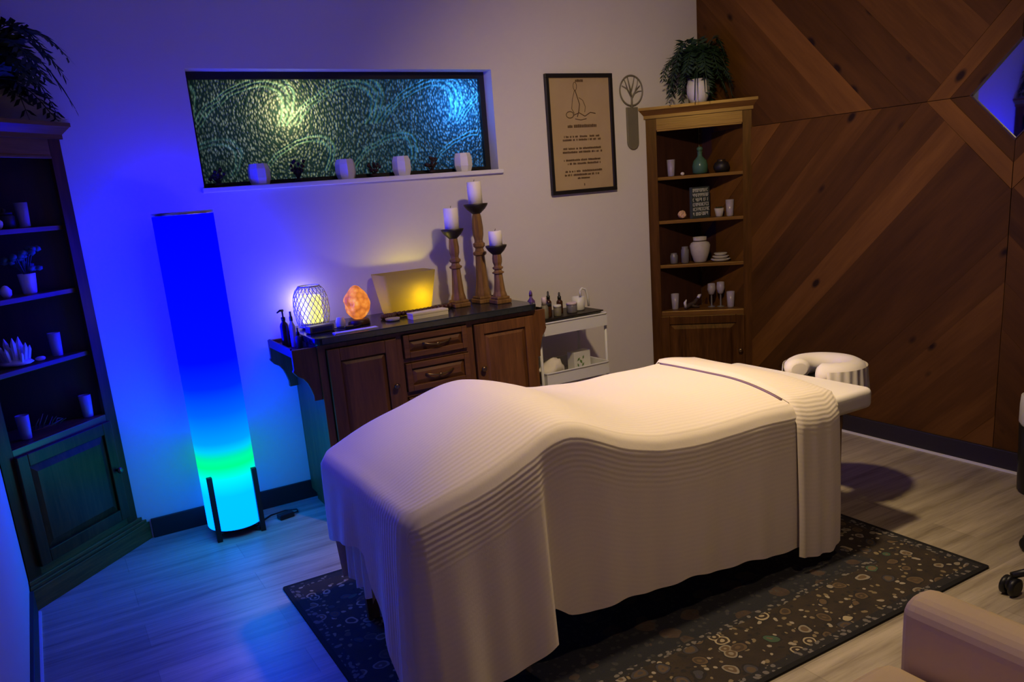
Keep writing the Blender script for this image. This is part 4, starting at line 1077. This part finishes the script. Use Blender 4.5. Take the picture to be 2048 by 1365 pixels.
# the turned-down band at the head end
def band(x0, x1, lift, hem, name, mat, near_only=False, thick=True):
    bm = BM(); uvl = bm.loops.layers.uv.new('UVMap'); uvd = {}; n = 16; cols = []
    for i in range(n+1):
        x = x0+(x1-x0)*i/n; pts = []; pl = .006*math.sin(i*1.15+.6); arc = 0
        ee = .010 if 0 < i < n else 0.0
        rr = .034; l_ = lift-(.010 if i in (0, n) else 0)
        zn = Htop(x, BY_N)+.004-rr; hz = hem(x)
        for k in range(20):                       # near drop, upward
            s = 1-k/20; pts.append(Vector((x+.006*math.sin(s*3)*s, BY_N-.004-l_-(.016+pl)*s**.7, zn+(hz-zn)*s)))
        for k in range(1, 25):
            s = k/24; y = BY_N-.004-l_+(BY_F-BY_N+.008+2*l_)*s
            yy = max(BY_N, min(BY_F, y)); d_ = min(s, 1-s)*(BY_F-BY_N)
            z = Htop(x, yy)+.004+l_
            if d_ < rr: z -= rr-math.sqrt(max(0, rr*rr-(rr-d_)**2))
            pts.append(Vector((x, y, z)))
        zf = pts[-1].z
        for k in range(1, 9): s = k/8; pts.append(Vector((x, BY_F+.004+l_+.01*s, zf+(.2-zf)*s)))
        col = []
        for k, p in enumerate(pts):
            if k: arc += (p-pts[k-1]).length
            v = bm.verts.new(p); col.append(v); uvd[v] = (x, arc-2.725)
        cols.append(col)
    for a, b in zip(cols, cols[1:]):
        for k in range(len(a)-1): bm.faces.new((a[k], b[k], b[k+1], a[k+1])).smooth = True
    for f in bm.faces:
        for lp in f.loops: lp[uvl].uv = uvd[lp.vert]
    bmesh.ops.recalc_face_normals(bm, faces=bm.faces)
    return obj(name, bm, mat, bl)
hemb = lambda x: lerp_table(x, [(1.65, .085), (1.72, .062), (1.83, .052), (1.895, .075)])
band(1.665, 1.897, .014, hemb, 'turned_down_band', M['blanket'])
bm = BM()   # dark mauve seam line just before the band
pts = [Vector((1.655, y, Htop(1.655, y)+.0065)) for y in [BY_N+.05+(BY_F-BY_N-.10)*k/20 for k in range(21)]]
tube(bm, pts, .0045, 6); o_ = obj('mauve_seam', bm, M['stripe'], bl); o_['label'] = 'thin mauve seam line'

# ------------------------------------------------------------------ armchair (bottom right)
t = thing('armchair', 'white upholstered armchair with rounded arms in the bottom right corner', 'armchair', (.622, -3.415, 0), 0)
# local: +y faces the table, +x is to the right hand of the sitter's view forward
def arm_block(x0, x1, y0, y1, z0, z1, r):
    bm = BM(); poly = [(x0, z0), (x1, z0)]
    w = x1-x0; hr = min(r, w/2-.001)
    poly += [(x1-hr+hr*math.cos(a), z1-hr+hr*math.sin(a)) for a in [PI/2*k/6 for k in range(7)]]+[(x0+hr+hr*math.cos(a), z1-hr+hr*math.sin(a)) for a in [PI/2+PI/2*k/6 for k in range(7)]]
    prism(bm, poly, y0, y1, XZ); return bm
M_ = M['armchair']
for s in (-1, 1):
    x0, x1 = sorted((s*.280, s*.400)); ob = obj('arm', arm_block(x0, x1, -.36, .385, .09, .566, .050), M_, t, bevel=.034); ob.modifiers['bevel'].segments = 4
bm = BM(); box(bm, -.278, .278, -.36, .36, .09, .28); obj('seat_base', bm, M_, t, bevel=.02)
bm = BM(); box(bm, -.277, .277, -.24, .405, .281, .425); o_ = obj('seat_cushion', bm, M_, t, bevel=.05)
o_.modifiers['bevel'].segments = 4
bm = BM(); box(bm, -.277, .277, -.37, -.242, .281, .78, Matrix.Rotation(.0, 4, 'X')); o_ = obj('backrest', bm, M_, t, bevel=.05); o_.modifiers['bevel'].segments = 4
for sx in (-1, 1):
    for sy in (-1, 1):
        bm = BM(); lathe(bm, [(.016, 0), (.022, .0895)], 12, (sx*.31, sy*.30, 0)); obj('leg', bm, M['chair_leg'], t)

# ------------------------------------------------------------------ rolling stool, mostly outside the frame
t = thing('rolling_stool', 'black rolling stool whose caster shows at the right edge', 'stool', (2.372, -2.846, 0), 0)
st_a = math.atan2(-2.656+2.846, 2.10-2.372)
for k in range(5):
    a = st_a+2*PI*k/5; d_ = Vector((math.cos(a), math.sin(a), 0)); r_ = .332
    bm = BM(); tube(bm, [d_*.03+Vector((0, 0, .115)), d_*.16+Vector((0, 0, .112)), d_*.27+Vector((0, 0, .085)), d_*r_+Vector((0, 0, .072))], [.020, .018, .014, .012], 10); l_ = obj('leg', bm, M['black'], t)
    bm = BM()
    for sg in (-1, 1): lathe(bm, [(.024, sg*.015-.011), (.033, sg*.015-.006), (.033, sg*.015+.006), (.024, sg*.015+.011)], 20)
    blob(bm, (0, .012, 0), (.030, .030, .012), 2)
    n_ = Vector((-d_.y, d_.x, 0)); obj('caster', bm, M['black'], l_, d_*r_+Vector((0, 0, .0335)), (PI/2, 0, a+.5))
bm = BM(); lathe(bm, [(.032, .09), (.034, .14), (.024, .15), (.024, .26), (.015, .262), (.015, .40)], 18); obj('column', bm, M['steel'], t)
bm = BM(); lathe(bm, [(.13, .401), (.165, .41), (.175, .435), (.17, .465), (.13, .478), (.001, .480)], 30); obj('seat', bm, M['black'], t)

# bin against the plank wall at the right edge
t = thing('waste_bin', 'black waste bin with a white liner at the right edge by the plank wall', 'bin', (3.07, -2.265, 0))
bm = BM(); lathe(bm, [(.085, .001), (.095, .01), (.105, .31), (.100, .31), (.090, .014), (.001, .012)], 28); obj('bin_body', bm, M['black'], t)
bm = BM(); lathe(bm, [(.098, .25), (.099, .312), (.1065, .322), (.1068, .40), (.104, .44), (.092, .445), (.090, .40), (.092, .33)], 28, cap=False); obj('liner', bm, M['paper'], t)

# ------------------------------------------------------------------ lights
def spot(name, loc, aim, watts, col, ang, blend=.6, rad=.05):
    l = bpy.data.lights.new(name, 'SPOT'); l.energy = watts; l.color = col; l.spot_size = math.radians(ang); l.spot_blend = blend; l.shadow_soft_size = rad
    o = bpy.data.objects.new(name, l); COL.objects.link(o); o.location = loc
    o.rotation_euler = (Vector(aim)-Vector(loc)).to_track_quat('-Z', 'Y').to_euler(); return o
def point(name, loc, watts, col, rad=.03):
    l = bpy.data.lights.new(name, 'POINT'); l.energy = watts; l.color = col; l.shadow_soft_size = rad
    o = bpy.data.objects.new(name, l); COL.objects.link(o); o.location = loc; return o
def area(name, loc, aim, watts, col, sx, sy):
    l = bpy.data.lights.new(name, 'AREA'); l.energy = watts; l.color = col; l.shape = 'RECTANGLE'; l.size = sx; l.size_y = sy
    o = bpy.data.objects.new(name, l); COL.objects.link(o); o.location = loc
    o.rotation_euler = (Vector(aim)-Vector(loc)).to_track_quat('-Z', 'Y').to_euler(); return o
WARM = (1, .80, .58)
spot('downlight_over_table', (1.14, -2.02, CEIL-.04), (1.22, -1.82, .6), 124, (1, .76, .47), 75, .8, .06)
spot('downlight_to_wall', (1.14, -2.02, CEIL-.04), (2.60, -.70, .95), 122, (1, .74, .45), 114, 1.0, .06)
spot('added_front_fill', (1.25, -3.15, CEIL-.03), (1.25, -3.05, 0), 42, (1, .72, .40), 84, .9)  # unseen warm fill, added to lift shadows and brighten the armchair
point('added_lamp_fill', (LX, LY-.26, .42), 5.0, (.0, .33, 1), .12)  # unseen blue light added in front of the lamp to tint floor and wall
point('lantern_bulb', (.555, -.045, CT+.12), .35, (1, .85, .45), .03)
point('bowl_bulb', (1.125, -.115, CT+.10), 1.5, (1, .84, .06), .02)
point('window_lamp_warm', (.655, .215, 1.925), 6, (1, .76, .30), .04)
point('window_lamp_blue', (1.60, .25, 1.95), 17, (.04, .27, 1), .03)
area('window_glow', (.97, .6, 1.85), (.97, 0, 1.85), 2.3, (.34, .85, .85), 1.6, .5)

w = bpy.data.worlds.new('dim_room'); S.world = w; w.use_nodes = True
w.node_tree.nodes['Background'].inputs[0].default_value = (.02, .02, .03, 1); w.node_tree.nodes['Background'].inputs[1].default_value = .3

# ------------------------------------------------------------------ camera
cam = bpy.data.cameras.new('camera'); co = bpy.data.objects.new('camera', cam); COL.objects.link(co)
r_ = Vector((0.85739825, -0.50876562, -0.07762596)); u_ = Vector((0.18989764, 0.17255642, 0.96652117)); f_ = Vector((0.47833788, 0.84343454, -0.24456296))
co.matrix_world = Matrix(((r_.x, u_.x, -f_.x, -.5472), (r_.y, u_.y, -f_.y, -3.9827), (r_.z, u_.z, -f_.z, 1.4713), (0, 0, 0, 1)))
cam.sensor_fit = 'HORIZONTAL'; cam.sensor_width = 36; cam.lens = 1604.0085/2048*36
cam.shift_x = (1024-1021.6818)/2048; cam.shift_y = (786.6007-682.5)/2048
cam.clip_start = .02
S.camera = co
